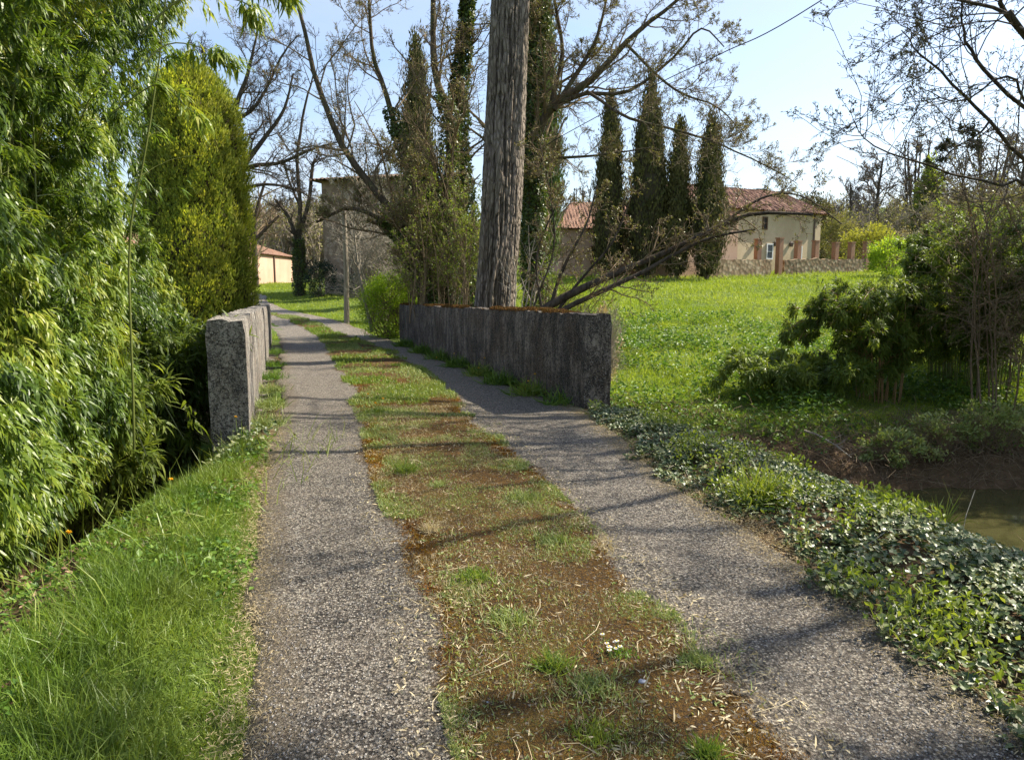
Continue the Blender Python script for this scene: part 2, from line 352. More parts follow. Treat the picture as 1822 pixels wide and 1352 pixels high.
# driveway: one sheet, chip sealed surface with a mossy middle strip
u = np.linspace(0, 1, 64); sel = np.where((CP[:, 1] > -12) & (CP[:, 1] < 62))[0]; cc = resample(CP[sel], 1700)
ct = unit(np.gradient(cc, axis=0)); cn = np.stack([ct[:, 1], -ct[:, 0]], 1)
el, er, ml, mr = roadpar(cc[:, 1])
el = el+(fbm(cc[:, 1]*1.3, 0*cc[:, 1], 31)-.5)*.22-.03; er = er+(fbm(cc[:, 1]*1.3, 0*cc[:, 1]+9, 33)-.5)*.24+.04
la = el[:, None]+(er-el)[:, None]*u[None]; X = cc[:, 0:1]+cn[:, 0:1]*la; Y = cc[:, 1:2]+cn[:, 1:2]*la
edge = np.minimum(la-el[:, None], er[:, None]-la)
mos = np.minimum(la-ml[:, None], mr[:, None]-la)+(fbm(X*2.2, Y*1.1, 41)-.47)*.5
Z = zroad(Y)+.012+.02*sstep(-.05, .3, mos)+(fbm(X*1.5, Y*1.5, 44, 2)-.4)*.016-.05*sstep(.06, 0, edge)-.012*np.exp(-((la+1.05)/.3)**2)-.012*np.exp(-((la-1.05)/.3)**2)
a = Acc(); a.add(np.stack([X, Y, Z], -1), grid_faces(*X.shape)[:, ::-1], .5)
rd = a.build('driveway', [], smooth=True); tag(rd, kind='structure')
for nm, v in (('moss', mos), ('edge', edge)):
    q = rd.data.attributes.new(nm, 'FLOAT', 'POINT'); q.data.foreach_set('value', v.astype(np.float32).ravel())
s = NT('chip_sealed_road')
def vor(sc, feat='F1'):
    x = s.n('TexVoronoi'); x.feature = feat; x.inputs['Scale'].default_value = sc; x.inputs['Randomness'].default_value = 1; s.l(s.tc, x.inputs[0]); return x
v1 = vor(92); v2 = vor(60); big = s.noise(1.3, 4); mid = s.noise(9, 4, .6)
sep = s.n('SeparateColor'); s.l(v1.outputs['Color'], sep.inputs[0]); sep2 = s.n('SeparateColor'); s.l(v2.outputs['Color'], sep2.inputs[0])
chip = s.ramp(sep.outputs[0], [(0, (.05, .04, .031)), (.25, (.18, .147, .115)), (.45, (.36, .304, .235)), (.7, (.6, .515, .405)), (1, (.88, .8, .66))])
gap = s.ramp(v1.outputs['Distance'], [(.3, 1.), (.65, .3)]); chip = s.mix(1., chip, gap, 'MULTIPLY')
chip2 = s.ramp(sep2.outputs[0], [(0, (.04, .035, .032)), (.5, (.17, .155, .14)), (1, (.42, .4, .36))])
chip = s.mix(s.ramp(sep2.outputs[1], [(.84, 0.), (.86, .6)]), chip, chip2)
chip = s.mix(s.ramp(mid, [(.35, .3), (.6, 0.)]), chip, (.06, .055, .05))
chip = s.mix(s.ramp(big, [(.4, 0.), (.7, .28)]), chip, (.3, .25, .19))
fine_ = s.noise(140, 3, .7); mg = s.mix(s.ramp(fine_, [(.3, 0.), (.7, 1.)]), (.026, .013, .002), (.3, .155, .02)); mg = s.mix(s.ramp(s.noise(45, 4, .8), [(.42, .8), (.6, 0.)]), mg, (.03, .016, .005))
mg = s.mix(s.ramp(s.noise(2.7, 5, .6), [(.52, 0.), (.68, .5)]), mg, (.17, .13, .022)); mg = s.mix(s.ramp(s.noise(1.7, 4, .7), [(.6, 0.), (.72, .4)]), mg, (.24, .09, .02))
mm = s.math('ADD', s.attr('moss'), s.math('MULTIPLY', s.math('SUBTRACT', s.noise(16, 5, .75), .5), .55)); mmask = s.ramp(mm, [(0.01, 0.), (.12, 1.)])
mmask2 = s.math('MULTIPLY', mmask, s.ramp(sep.outputs[1], [(.04, .25), (.1, 1.)]))
ed = s.math('SUBTRACT', s.attr('edge'), s.math('MULTIPLY', s.noise(13, 7, .85), .34)); emask = s.ramp(ed, [(0, .85), (.05, 0.)])
dirt = s.mix(s.ramp(s.noise(75, 6, .85), [(.4, 0.), (.6, 1.)]), (.06, .042, .026), (.34, .28, .19)); dirt = s.mix(s.ramp(sep.outputs[1], [(.6, 0.), (.62, .8)]), dirt, chip)
c = s.mix(emask, chip, dirt); c = s.mix(mmask2, c, mg)
b1 = s.bump(v1.outputs['Distance'], -.0+.9, .006); b2 = s.bump(fine_, 1., .045, b1)
M['road'] = s.fin(c, s.mix(mmask, (.62, .62, .62), (.95, .95, .95)), b2, .25)
for nd in s.t.nodes:
    if nd.type == 'BUMP': nd.invert = (nd.inputs['Distance'].default_value < .01)
rd.data.materials.append(M['road'])

# stream
a = Acc(); n = np.stack([-np.gradient(ST[:, 1]), np.gradient(ST[:, 0])], 1); n = unit(n)
Wp = ST[:, None]+n[:, None]*np.linspace(-2.6, 2.6, 12)[None, :, None]
a.add(np.concatenate([Wp, np.full(Wp.shape[:2]+(1,), WATER)], -1), grid_faces(160, 12), .5)
s = NT('muddy_stream_water'); c = s.mix(s.noise(.6, 3), (.045, .043, .016), (.075, .07, .028))
M['water'] = s.fin(c, .06, s.bump(s.noise(1, 3, .6, s.map((2.5, 6, 1))), .12, .03), .5)
wo = a.build('stream_water', M['water'], smooth=True); tag(wo, kind='structure')

# ------------------------------------------------------------------ bridge parapets
BD = unit(np.array([-.308, 1.0])); BN = np.array([BD[1], -BD[0]])
s = NT('weathered_concrete'); st = s.map((9, 9, .9)); n1 = s.noise(1, 6, .7, st); n2 = s.noise(2.2, 5, .6); n3 = s.noise(34, 4, .75); n4 = s.noise(90, 3, .7)
c = s.mix(s.ramp(n1, [(.32, 0.), (.68, 1.)]), (.17, .15, .125), (.42, .385, .33)); c = s.mix(s.ramp(n2, [(.42, 0.), (.66, .8)]), c, (.17, .13, .09))
c = s.mix(s.ramp(s.noise(5, 6, .8), [(.48, 0.), (.58, .8)]), c, (.05, .046, .042)); c = s.mix(s.ramp(n3, [(.47, 0.), (.56, .85)]), c, (.03, .028, .026)); c = s.mix(s.ramp(n4, [(.56, 0.), (.64, .8)]), c, (.5, .48, .43))
M['concrete'] = s.fin(c, .93, s.bump(n3, .7, .012, s.bump(n4, .6, .006)), .15)
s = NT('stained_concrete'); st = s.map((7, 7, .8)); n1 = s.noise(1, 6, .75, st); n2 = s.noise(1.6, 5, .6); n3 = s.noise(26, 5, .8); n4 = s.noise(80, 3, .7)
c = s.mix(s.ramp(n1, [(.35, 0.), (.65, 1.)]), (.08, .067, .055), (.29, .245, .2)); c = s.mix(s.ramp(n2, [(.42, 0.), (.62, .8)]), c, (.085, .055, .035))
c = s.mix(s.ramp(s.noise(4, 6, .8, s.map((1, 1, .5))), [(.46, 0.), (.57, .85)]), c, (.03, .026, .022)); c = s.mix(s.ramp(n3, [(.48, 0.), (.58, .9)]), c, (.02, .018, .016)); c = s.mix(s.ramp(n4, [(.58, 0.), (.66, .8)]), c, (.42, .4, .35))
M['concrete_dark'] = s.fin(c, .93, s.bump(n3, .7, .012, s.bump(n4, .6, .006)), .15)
def wall(name, label, p0, length, th, side, hfun, mat_):
    """p0 near inner corner; side = +1 wall body to the right"""
    t = thing(name, label, 'bridge wall', (p0[0]+side*BN[0]*th/2, p0[1], float(zroad(p0[1])))); ns = int(length/.07); nh = 34; nt_ = 7
    a = Acc(); sgrid = np.linspace(0, length, ns)
    def pt(sv, tv, hv):              # sv along, tv across 0..1, hv 0..1
        x = p0[0]+BD[0]*sv+BN[0]*side*th*tv; y = p0[1]+BD[1]*sv+BN[1]*side*th*tv; zb = zroad(p0[1]+BD[1]*sv)
        H = hfun(sv); z = zb-1.1+(H+1.1)*hv
        rnd = .018*sstep(.93, 1, hv); inw = (tv < .5)*rnd-(tv >= .5)*rnd; e = side*BN
        no = (fbm(sv*5+tv*3, hv*6, 61, 3)-.45)*.022*np.where(np.abs(tv-.5) > .49, 1, 0)*np.sign(tv-.5)
        x = x+e[0]*(inw+no); y = y+e[1]*(inw+no); z = z+(fbm(sv*6, tv*4, 63, 4)-.5)*.06*sstep(.95, 1, hv)
        no2 = (fbm(tv*4+7, hv*9, 66, 3)-.45)*.02*(np.where(sv <= 0, 1, 0)-np.where(sv >= length, 1, 0))
        return np.stack([x+BD[0]*no2, y+BD[1]*no2, z], -1)
    S, Hh = np.meshgrid(sgrid, np.linspace(0, 1, nh), indexing='ij')
    f = grid_faces(ns, nh); a.add(pt(S, 0*S, Hh), f if side < 0 else f[:, ::-1]); a.add(pt(S, 0*S+1, Hh), f if side > 0 else f[:, ::-1])
    S, T = np.meshgrid(sgrid, np.linspace(0, 1, nt_), indexing='ij'); f = grid_faces(ns, nt_); a.add(pt(S, T, 0*S+1), f if side < 0 else f[:, ::-1])
    T, Hh = np.meshgrid(np.linspace(0, 1, nt_), np.linspace(0, 1, nh), indexing='ij'); f = grid_faces(nt_, nh)
    a.add(pt(0*T, T, Hh), f if side > 0 else f[:, ::-1]); a.add(pt(0*T+length, T, Hh), f if side < 0 else f[:, ::-1])
    a.build('wall_body', mat_, t, smooth=True); return t
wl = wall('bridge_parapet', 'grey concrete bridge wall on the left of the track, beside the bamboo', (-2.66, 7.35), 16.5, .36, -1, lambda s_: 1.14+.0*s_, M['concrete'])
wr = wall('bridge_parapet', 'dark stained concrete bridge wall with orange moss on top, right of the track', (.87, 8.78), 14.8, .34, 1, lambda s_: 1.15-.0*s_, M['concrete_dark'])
def mosscap(s0, s1, mat_, lab, n):   # a cushion of moss lying along the wall top
    a = Acc(); sv = R.uniform(s0, s1, n); tv = R.uniform(.02, .98, n); e = np.minimum(sv-s0, s1-sv); hh = .05*sstep(0, .5, e)*(.4+fbm(sv*3, tv*3, 71))*sstep(0, .15, np.minimum(tv, 1-tv)+.05)
    lv = R.random(n)
    kk_ = fbm(sv*2.2, tv*1.5, 73) > .43; sv, tv, e, hh, lv = sv[kk_], tv[kk_], e[kk_], hh[kk_], lv[kk_]; n = len(sv)
    x = .87+BD[0]*sv+BN[0]*.34*tv; y = 8.78+BD[1]*sv+BN[1]*.34*tv; z = zroad(8.78+BD[1]*sv)+1.15-.01+hh*lv
    stamp(a, LEAF[0], LEAF[1], np.stack([x, y, z], -1), rdir(n, .8), rdir(n), .014, .03, .03)
    return a.build('moss_cushion', mat_, wr)
mosscap(6.3, 11.5, M['orange_moss'], '', 26000); mosscap(13.1, 14.7, M['orange_moss'], '', 6000); mosscap(.9, 4.8, M['orange_moss'], '', 16000)
rebase(wl); rebase(wr)
# bridge body under the deck
a = Acc(); mid = np.array([-1.0, 8.4])
p = []
for (sx, sy) in ((-3.0, 7.7), (1.15, 8.9), (1.15+BD[0]*14.3, 8.9+BD[1]*14.3), (-3.0+BD[0]*15.6, 7.7+BD[1]*15.6)):
    p.append((sx, sy))
v = [(x, y, -2.5) for x, y in p]+[(x, y, float(zroad(y))-.06) for x, y in p]
a.add(v, [[0, 3, 2, 1], [4, 5, 6, 7], [0, 1, 5, 4], [1, 2, 6, 5], [2, 3, 7, 6], [3, 0, 4, 7]])
tag(a.build('bridge', M['concrete_dark']), kind='structure')

# ------------------------------------------------------------------ trees: generic
def tree(name, label, cat, lines, levels, mats, buds=None, group=None, trunk_levels=1, sides=(9, 6, 4, 3, 3), wob=.02, rough=0.):
    base = np.asarray(lines[0][0][0], float)
    t = thing(name, label, cat, tuple(base), group); g = grow(lines, levels, wob)
    a = Acc(); b = Acc()
    for i, (P, Rd) in enumerate(g):
        tubes(a if i < trunk_levels else b, P, Rd, sides[i], rough=rough if i == 0 else 0)
    a.build('trunk', mats[0], t, smooth=True)
    if len(g) > trunk_levels: b.build('branches', mats[1], t)
    if buds:
        n, ln, mt, nm = buds[:4]; k = buds[4] if len(buds) > 4 else 1
        c = Acc(); P, T = pick(g[-1][0], n, .15)
        for q in range(k):
            stamp(c, LEAF[0], LEAF[1], P+R.normal(size=P.shape)*ln*.3, unit(T+rdir(n)*.9), rdir(n), ln*R.uniform(.3, .6, n), ln*R.uniform(.6, 1.4, n))
        c.build(nm, mt, t)
    rebase(t); return t, g
def ivy_cover(t, g0, n, size, mat_, r=1.35, tmin=0, tmax=1):
    P, Rd = g0; N, K, _ = P.shape; b = R.integers(0, N, n); tt = R.uniform(tmin, tmax, n)*(K-1); i = np.minimum(tt.astype(int), K-2); f = (tt-i)[:, None]
    c = P[b, i]*(1-f)+P[b, i+1]*f; rad = Rd[b, i]; d = rdir(n); d[:, 2] *= .3; d = unit(d)
    cl = .7+.9*fbm(c[:, 0]*2+c[:, 2]*2.3, c[:, 1]*2+d[:, 0]*2, 77)
    p = c+d*(rad*r*cl+R.uniform(-.05, .12, n)*size*6)[:, None]; a = Acc()
    stamp(a, LEAF[0], LEAF[1], p, unit(d*.6+rdir(n)*.7+np.array([0, 0, -.5])), d+rdir(n)*.5, size*R.uniform(.6, 1.1, n), size*R.uniform(.7, 1.3, n))
    o = a.build('ivy', mat_, t); o.location = -t.location; return o

# A. great furrowed trunk just behind the right wall
base = np.array([PX(863, 552, 16.5)[0], 16.5, -1.2]); t = thing('tree', 'huge furrowed grey trunk standing right behind the right bridge wall', 'tree', tuple(base))
a = Acc(); K = 420; S_ = 150; hgt = np.linspace(0, 15, K); ang = np.arange(S_)*2*math.pi/S_
Zt, An = np.meshgrid(hgt, ang, indexing='ij'); ax = base[0]+.07*hgt+.05*np.sin(hgt*.5); ay = base[1]+.02*hgt
rb = np.interp(hgt, [0, 1, 2.5, 6, 10, 15], [.5, .405, .37, .36, .33, .28])
lobes = 1+.06*np.sin(An*3+1.1+Zt*.08)+.035*np.sin(An*7+.5-Zt*.15)
tw = An*9+.1*np.sin(Zt*.6)+Zt*.1
fur = np.abs(vn(tw*1.4+vn(An*3, Zt*1.6, 5)*.5+vn(An*9, Zt*6, 6)*.25, Zt*.8+vn(An*5, Zt*3, 4)*.5, 3)-.5)*2
fur2 = vn(An*30, Zt*7, 8); dsp = .06*sstep(0, .3, fur)+.022*(fur2-.5)+.035*np.maximum(0, np.sin(An*11+Zt*.3))*vn(An*3, Zt*.6, 12)
rr = rb[:, None]*lobes+dsp
Vv = np.stack([ax[:, None]+np.cos(An)*rr, ay[:, None]+np.sin(An)*rr, base[2]+Zt], -1)
i, j = np.meshgrid(np.arange(K-1), np.arange(S_), indexing='ij'); q = i*S_+j; q2 = i*S_+(j+1) % S_
a.add(Vv, np.stack([q, q2, q2+S_, q+S_], -1).reshape(-1, 4), sstep(.0, .5, fur).ravel())
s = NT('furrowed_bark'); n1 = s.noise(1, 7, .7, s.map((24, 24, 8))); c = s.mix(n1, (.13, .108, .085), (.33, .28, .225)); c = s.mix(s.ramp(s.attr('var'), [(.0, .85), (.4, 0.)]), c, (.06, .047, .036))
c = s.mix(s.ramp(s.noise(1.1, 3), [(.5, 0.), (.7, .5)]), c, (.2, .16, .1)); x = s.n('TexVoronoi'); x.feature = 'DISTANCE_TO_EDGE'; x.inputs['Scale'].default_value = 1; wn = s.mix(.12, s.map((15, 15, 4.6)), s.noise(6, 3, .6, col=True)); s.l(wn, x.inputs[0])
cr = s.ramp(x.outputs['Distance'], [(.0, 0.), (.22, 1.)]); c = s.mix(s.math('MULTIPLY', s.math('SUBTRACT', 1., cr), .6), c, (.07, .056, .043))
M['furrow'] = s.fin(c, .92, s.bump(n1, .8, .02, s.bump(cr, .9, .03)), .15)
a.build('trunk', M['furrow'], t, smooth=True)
top = base+np.array([.045*15, .3, 15]); g = grow([([base+np.array([.07*h, 0, h]), base+np.array([.07*h+dx, dy, h+dz])], .13, .03) for h, dx, dy, dz in ((8.6, 4, 1, 3), (9.4, -3.8, -1, 3.5), (10.5, 2, -3.5, 3), (11.5, -3, 2, 4), (12.5, 3, 2, 4), (13.4, -1.5, -3, 4.5), (14.5, .5, .5, 5))],
    [dict(n=7, l=.45, up=.08, rr=.5), dict(n=6, l=.45, up=.05, rr=.5, K=5), dict(n=5, l=.5, K=4, rr=.5)], .03)
b = Acc(); [tubes(b, P_, R_, sd_) for (P_, R_), sd_ in zip(g, (7, 5, 3, 3))]; b.build('branches', M['twig_dark'], t)
# suckers and dead stalks at the foot
b = Acc(); ls = [([PX(915+dx, 560, 15.6), PX(918+dx*1.3, 500, 15.6), PX(905+dx*2+ox, 440-hh, 15.7)], .018, .006) for dx, ox, hh in ((0, 8, 0), (12, 20, 30), (25, 40, 60), (-10, 0, -20), (35, 60, 20), (18, -5, 40))]
for P_, R_ in grow(ls, [dict(n=7, l=.35, K=5, rmin=.004)], .04): tubes(b, P_, R_, 4)
b.build('suckers', M['twig_pale'], t); rebase(t)

# B. multi-stemmed ivy clad tree left of it
d = 21
ls = [([PX(785, 560, d), PX(745, 440, d), PX(655, 330, d), PX(600, 240, d), PX(560, 130, d), PX(540, 40, d), PX(520, -60, d)], .13, .035),
      ([PX(790, 560, d+.5), PX(770, 400, d+.5), PX(715, 260, d+.5), PX(680, 170, d+.5), PX(655, 80, d+.5), PX(645, -60, d+.5)], .13, .035),
      ([PX(800, 560, d+.3), PX(795, 380, d+.3), PX(800, 240, d+.3), PX(775, 160, d+.3), PX(763, 60, d+.3), PX(762, -80, d+.3)], .17, .055),
      ([PX(775, 560, d-.5), PX(745, 480, d-.5), PX(690, 400, d-.5), PX(620, 370, d-.5), PX(560, 395, d-.5)], .1, .03),
      ([PX(765, 560, d-.7), PX(740, 450, d-.7), PX(735, 330, d-.7), PX(700, 250, d-.7)], .06, .02)]
t, g = tree('tree', 'leaning brown tree with several stems fanning up behind the far right wall', 'tree', ls,
    [dict(n=20, l=.32, up=.05, w=.16, t0=.15, rr=.34, K=9), dict(n=11, l=.42, up=.04, w=.2, rr=.42, K=6, rmin=.008), dict(n=12, l=.5, w=.22, rr=.5, K=5, rmin=.0055)],
    (M['bark_brown'], M['twig_brown']), (22000, .05, M['bud'], 'buds'), sides=(10, 6, 4, 3))
ivy_cover(t, (g[0][0][[1, 2, 3]], g[0][1][[1, 2, 3]]), 9000, .085, M['ivy_trunk'], 1.5, 0, .55)
ls = [([PX(838, 565, 22), PX(828, 420, 22), PX(822, 280, 22), PX(820, 150, 22), PX(830, 40, 22), PX(833, -60, 22)], .14, .06)]
t, g = tree('tree', 'slim ivy covered stem just left of the huge grey trunk', 'tree', ls,
    [dict(n=26, l=.22, up=.1, w=.15, t0=.3, rr=.35, K=8), dict(n=7, l=.5, w=.2, rr=.5, K=6, rmin=.008), dict(n=5, l=.5, w=.2, K=4, rmin=.006)], (M['bark_brown'], M['twig_dark']), (2500, .05, M['bud'], 'buds'))
ivy_cover(t, g[0], 9500, .09, M['ivy_trunk'], 1.9, 0, .95)
# undergrowth of thin stems round the foot of the clump
gs = []
for k in range(60):
    u0 = R.uniform(725, 850); dd = R.uniform(19, 23); gs.append(([PX(u0, 575, dd), PX(u0+R.uniform(-12, 12), 470, dd), PX(u0+R.uniform(-70, 30), R.uniform(250, 430), dd)], .016, .006))
tree('shrub', 'tangle of thin upright brown stems at the foot of the leaning tree', 'shrub', gs, [dict(n=14, l=.3, K=6, w=.2, rmin=.006), dict(n=5, l=.5, K=4, rmin=.005)], (M['twig_brown'], M['twig_brown']), (22000, .06, M['spring_leaf'], 'leaves'))

# C. tall ivy clad tree behind the great trunk with the budding limb reaching right
d = 24
ls = [([PX(955, 565, d), PX(950, 420, d), PX(948, 280, d), PX(950, 120, d), PX(960, -60, d)], .26, .14),
      ([PX(950, 245, d), PX(985, 190, d-.3), PX(1050, 145, d-.6), PX(1115, 80, d-1), PX(1180, 25, d-1.2), PX(1250, -30, d-1.2)], .15, .03),
      ([PX(1000, 180, d-.4), PX(1045, 165, d-1), PX(1120, 160, d-1.4), PX(1200, 100, d-1.6), PX(1250, 45, d-1.8), PX(1290, 80, d-2)], .075, .015),
      ([PX(985, 195, d-.4), PX(1030, 120, d), PX(1060, 60, d), PX(1080, -20, d)], .09, .03),
      ([PX(950, 320, d), PX(960, 285, d-1), PX(1060, 275, d-1.5), PX(1160, 260, d-2)], .07, .015),
      ([PX(1045, 165, d-1), PX(1120, 215, d-2), PX(1220, 240, d-2.4), PX(1280, 260, d-2.8), PX(1370, 300, d-3), PX(1420, 330, d-3)], .05, .009),
      ([PX(1115, 80, d-1), PX(1200, 160, d-2), PX(1270, 190, d-2.5), PX(1310, 230, d-2.5)], .045, .01),
      ([PX(975, 210, d), PX(1000, 100, d+.5), PX(985, 0, d+.5), PX(990, -60, d+.5)], .08, .03)]
t, g = tree('tree', 'ivy clad tree behind the huge trunk with budding limbs reaching out over the cypresses', 'tree', ls,
    [dict(n=20, l=.36, up=.02, w=.16, t0=.12, rr=.34, K=9), dict(n=11, l=.45, up=.03, w=.2, rr=.45, K=7, rmin=.008), dict(n=10, l=.5, w=.22, rr=.5, K=5, rmin=.0055)],
    (M['bark_brown'], M['twig_brown']), (30000, .05, M['bud'], 'buds'), sides=(10, 6, 4, 3))
ivy_cover(t, (g[0][0][:1], g[0][1][:1]), 11000, .1, M['ivy_trunk'], 1.35)

# D. half fallen limbs leaning to the right from behind the wall
d = 15.5
ls = [([PX(925, 572, d), PX(1010, 527, d), PX(1090, 490, d), PX(1165, 459, d), PX(1240, 427, d), PX(1330, 385, d), PX(1400, 378, d), PX(1455, 382, d)], .095, .022),
      ([PX(965, 572, d-.2), PX(1050, 527, d-.2), PX(1130, 489, d-.2), PX(1200, 452, d-.2), PX(1270, 420, d-.2), PX(1345, 405, d-.2)], .062, .02),
      ([PX(1230, 430, d), PX(1290, 395, d), PX(1365, 350, d), PX(1430, 350, d), PX(1500, 400, d)], .035, .01),
      ([PX(975, 560, d), PX(1000, 480, d), PX(1040, 400, d), PX(1060, 330, d)], .045, .012),
      ([PX(990, 555, d), PX(1030, 500, d), PX(1090, 430, d), PX(1130, 330, d)], .04, .01),
      ([PX(965, 555, d), PX(955, 470, d), PX(975, 400, d), PX(1010, 330, d)], .03, .01),
      ([PX(945, 560, d), PX(985, 440, d), PX(975, 330, d), PX(955, 240, d)], .02, .008)]
tree('fallen_limb', 'long dark limbs leaning low to the right from behind the wall', 'branch', ls,
    [dict(n=17, l=.24, up=.03, w=.18, t0=.15, rr=.35, K=8, rmin=.009), dict(n=8, l=.5, w=.22, rr=.5, K=6, rmin=.006), dict(n=5, l=.5, w=.2, rr=.5, K=4, rmin=.005)],
    (M['bark_dark'], M['twig_brown']), (5500, .045, M['bud'], 'buds'), sides=(9, 5, 3, 3), rough=.05, wob=.012)
# leafy undergrowth right of the trunk
def shrub(name, label, c, rad, nl, lsz, lm, nst=14, bm=None, group=None, lev=2, leafy=True, up=.1, lean=(0, 0), stems_r=.02, clump=.55):
    c = np.array(c, float); z0 = c[2]
    st = [([c+np.array([R.uniform(-.3, .3)*rad[0], R.uniform(-.3, .3)*rad[1], -.1]),
            c+np.array([R.uniform(-.55, .55)*rad[0]+lean[0]*.4, R.uniform(-.55, .55)*rad[1]+lean[1]*.4, rad[2]*R.uniform(.5, .9)]),
            c+np.array([R.uniform(-.95, .95)*rad[0]+lean[0], R.uniform(-.95, .95)*rad[1]+lean[1], rad[2]*R.uniform(1.1, 1.9)])], stems_r, stems_r*.35) for k in range(nst)]
    t = thing(name, label, 'shrub', tuple(c), group)
    lv = [dict(n=12, l=.34, K=6, w=.2, up=up, rmin=stems_r*.3), dict(n=6, l=.5, K=5, w=.2, rmin=stems_r*.22)][:lev]
    g = grow(st, lv, .03); a = Acc()
    for i, (P, Rd) in enumerate(g): tubes(a, P, Rd, (5, 4, 3)[i])
    a.build('stems', bm or M['twig_brown'], t)
    if nl:
        b = Acc(); n = nl; ncl = max(8, nl//45); cd_ = rdir(ncl, .35); rr_ = R.uniform(clump, 1.02, ncl)
        cc_ = c+np.array([0, 0, rad[2]*.9])+cd_*np.array(rad)*rr_[:, None]+np.array([lean[0], lean[1], 0])*.6
        k = R.integers(0, ncl, n); p = cc_[k]+R.normal(size=(n, 3))*np.array(rad)*.12
        p[:, 2] = np.maximum(p[:, 2], z0+.02); vv = np.clip(R.random(ncl)[k]*.6+R.random(n)*.5, 0, 1)
        stamp(b, LEAF[0], LEAF[1], p, unit(cd_[k]*.8+rdir(n)*.8+np.array([0, 0, .2])), rdir(n, .6), lsz*R.uniform(.35, .6, n), lsz*R.uniform(.7, 1.3, n), var=vv)
        b.build('leaves', lm, t)
    rebase(t); return t
def G(u, d, dz=0):
    x = (u-911)/FPX*d; return (x, d, gz(x, d)+dz)
shrub('shrub', 'loose light green undergrowth between the huge trunk and the leaning limbs', G(1010, 19), (1.3, 1.0, 1.3), 2600, .07, M['spring_leaf'], 22)
shrub('shrub', 'dead straw coloured bush behind the right end of the bridge wall', G(1075, 16.5), (.45, .5, .95), 500, .08, M['dry'], 50, M['twig_pale'], stems_r=.009)
shrub('shrub', 'pale leafless bush behind the light green rounded shrub', G(672, 30), (1.7, 1.2, 2.7), 0, .05, M['bud'], 46, M['twig_pale'], up=.02, stems_r=.022)
shrub('shrub', 'loose green undergrowth rising behind the far end of the right wall', G(800, 25), (1.9, 1.2, 2.6), 4500, .1, M['spring_leaf'], 24)
shrub('shrub', 'rounded light green shrub at the far end of the right bridge wall', G(693, 24.3), (.95, .95, 1.02), 15000, .06, M['hedge'], 30, clump=.75)
# overhanging bare tree crowns are built below

# ------------------------------------------------------------------ conifers
def conifer(name, label, base, h, rad, n, sz, lm, prof, group=None, spiky=.5, core=.72, seed=0, lean=0):
    t = thing(name, label, 'tree', tuple(base), group); b = np.array(base, float)
    def rf(z, an): return rad*np.interp(z, *prof)*(.56+.88*fbm(np.cos(an)*1.7+seed, z*h/rad*.9+np.sin(an)*1.7, 90+seed))
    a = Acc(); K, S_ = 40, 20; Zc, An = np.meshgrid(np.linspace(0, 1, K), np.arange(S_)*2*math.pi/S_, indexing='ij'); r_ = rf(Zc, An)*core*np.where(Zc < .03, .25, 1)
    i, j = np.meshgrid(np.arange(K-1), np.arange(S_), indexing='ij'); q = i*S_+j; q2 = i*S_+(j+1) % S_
    a.add(np.stack([b[0]+np.cos(An)*r_+lean*Zc, b[1]+np.sin(An)*r_, b[2]+h*(.04+Zc*.95)], -1), np.stack([q, q2, q2+S_, q+S_], -1).reshape(-1, 4)); a.build('dark_twig_core', M['conifer_core'], t)  # solid core: brown of inner twigs, its dark colour doubles as shade inside the crown
    a = Acc(); tubes(a, np.array([[b+[0, 0, -.3], b+[0, 0, h*.2], b+[0, 0, h*.5]]]), np.array([[rad*.16, rad*.14, rad*.08]]), 8); a.build('trunk', M['bark_dark'], t)
    a = Acc(); ncl = n//9; zc = R.random(ncl*2); zc = zc[R.random(ncl*2) < np.interp(zc, *prof)+.12][:ncl]; ncl = len(zc); an = R.uniform(0, 2*math.pi, ncl)
    r_ = rf(zc, an)*R.uniform(.8, 1.06, ncl); od = np.stack([np.cos(an), np.sin(an), 0*an], -1); P = b+od*r_[:, None]+np.stack([lean*zc, 0*zc, h*(.035+.96*zc)], -1)
    k = R.integers(0, ncl, n); p = P[k]+R.normal(size=(n, 3))*sz*np.array([.5, .5, .9]); vv = np.clip(R.random(ncl)[k]*.7+R.random(n)*.45-.05, 0, 1)
    stamp(a, LEAF[0], LEAF[1], p, unit(od[k]*(1-spiky)+rdir(n)*.45+np.array([0, 0, spiky*1.3])), unit(od[k]+rdir(n)*.4), sz*R.uniform(.25, .5, n), sz*R.uniform(.7, 1.5, n), var=vv)
    a.build('foliage', lm, t); rebase(t); return t
CYP = ([0, .06, .2, .45, .7, .88, 1], [.35, .75, 1, .95, .68, .36, .03])
for (u0, tp, wd, dd, lb, seed) in ((1080, 165, 50, 58, 'slim dark cypress, leftmost of the row of four before the farmhouse', 1), (1148, 130, 66, 57, 'tallest and broadest dark cypress of the row of four', 2),
                             (1200, 212, 42, 56, 'thin dark cypress just right of the tallest one', 3), (1254, 203, 52, 55, 'dark cypress at the right end of the row, clear of the branches', 4)):
    b = G(u0, dd); top = PX(u0, tp, dd)[2]
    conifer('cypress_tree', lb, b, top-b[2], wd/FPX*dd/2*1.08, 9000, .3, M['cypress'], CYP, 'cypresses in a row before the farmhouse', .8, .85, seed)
b = G(748, 46); conifer('cypress_tree', 'tall narrow cypress showing above the leaning tree, left of the huge trunk', b, PX(745, 55, 46)[2]-b[2], 1.25, 9000, .3, M['cypress'], ([0, .06, .3, .6, .85, 1], [.4, .9, 1, .8, .4, .02]), None, .8, .85, 6)
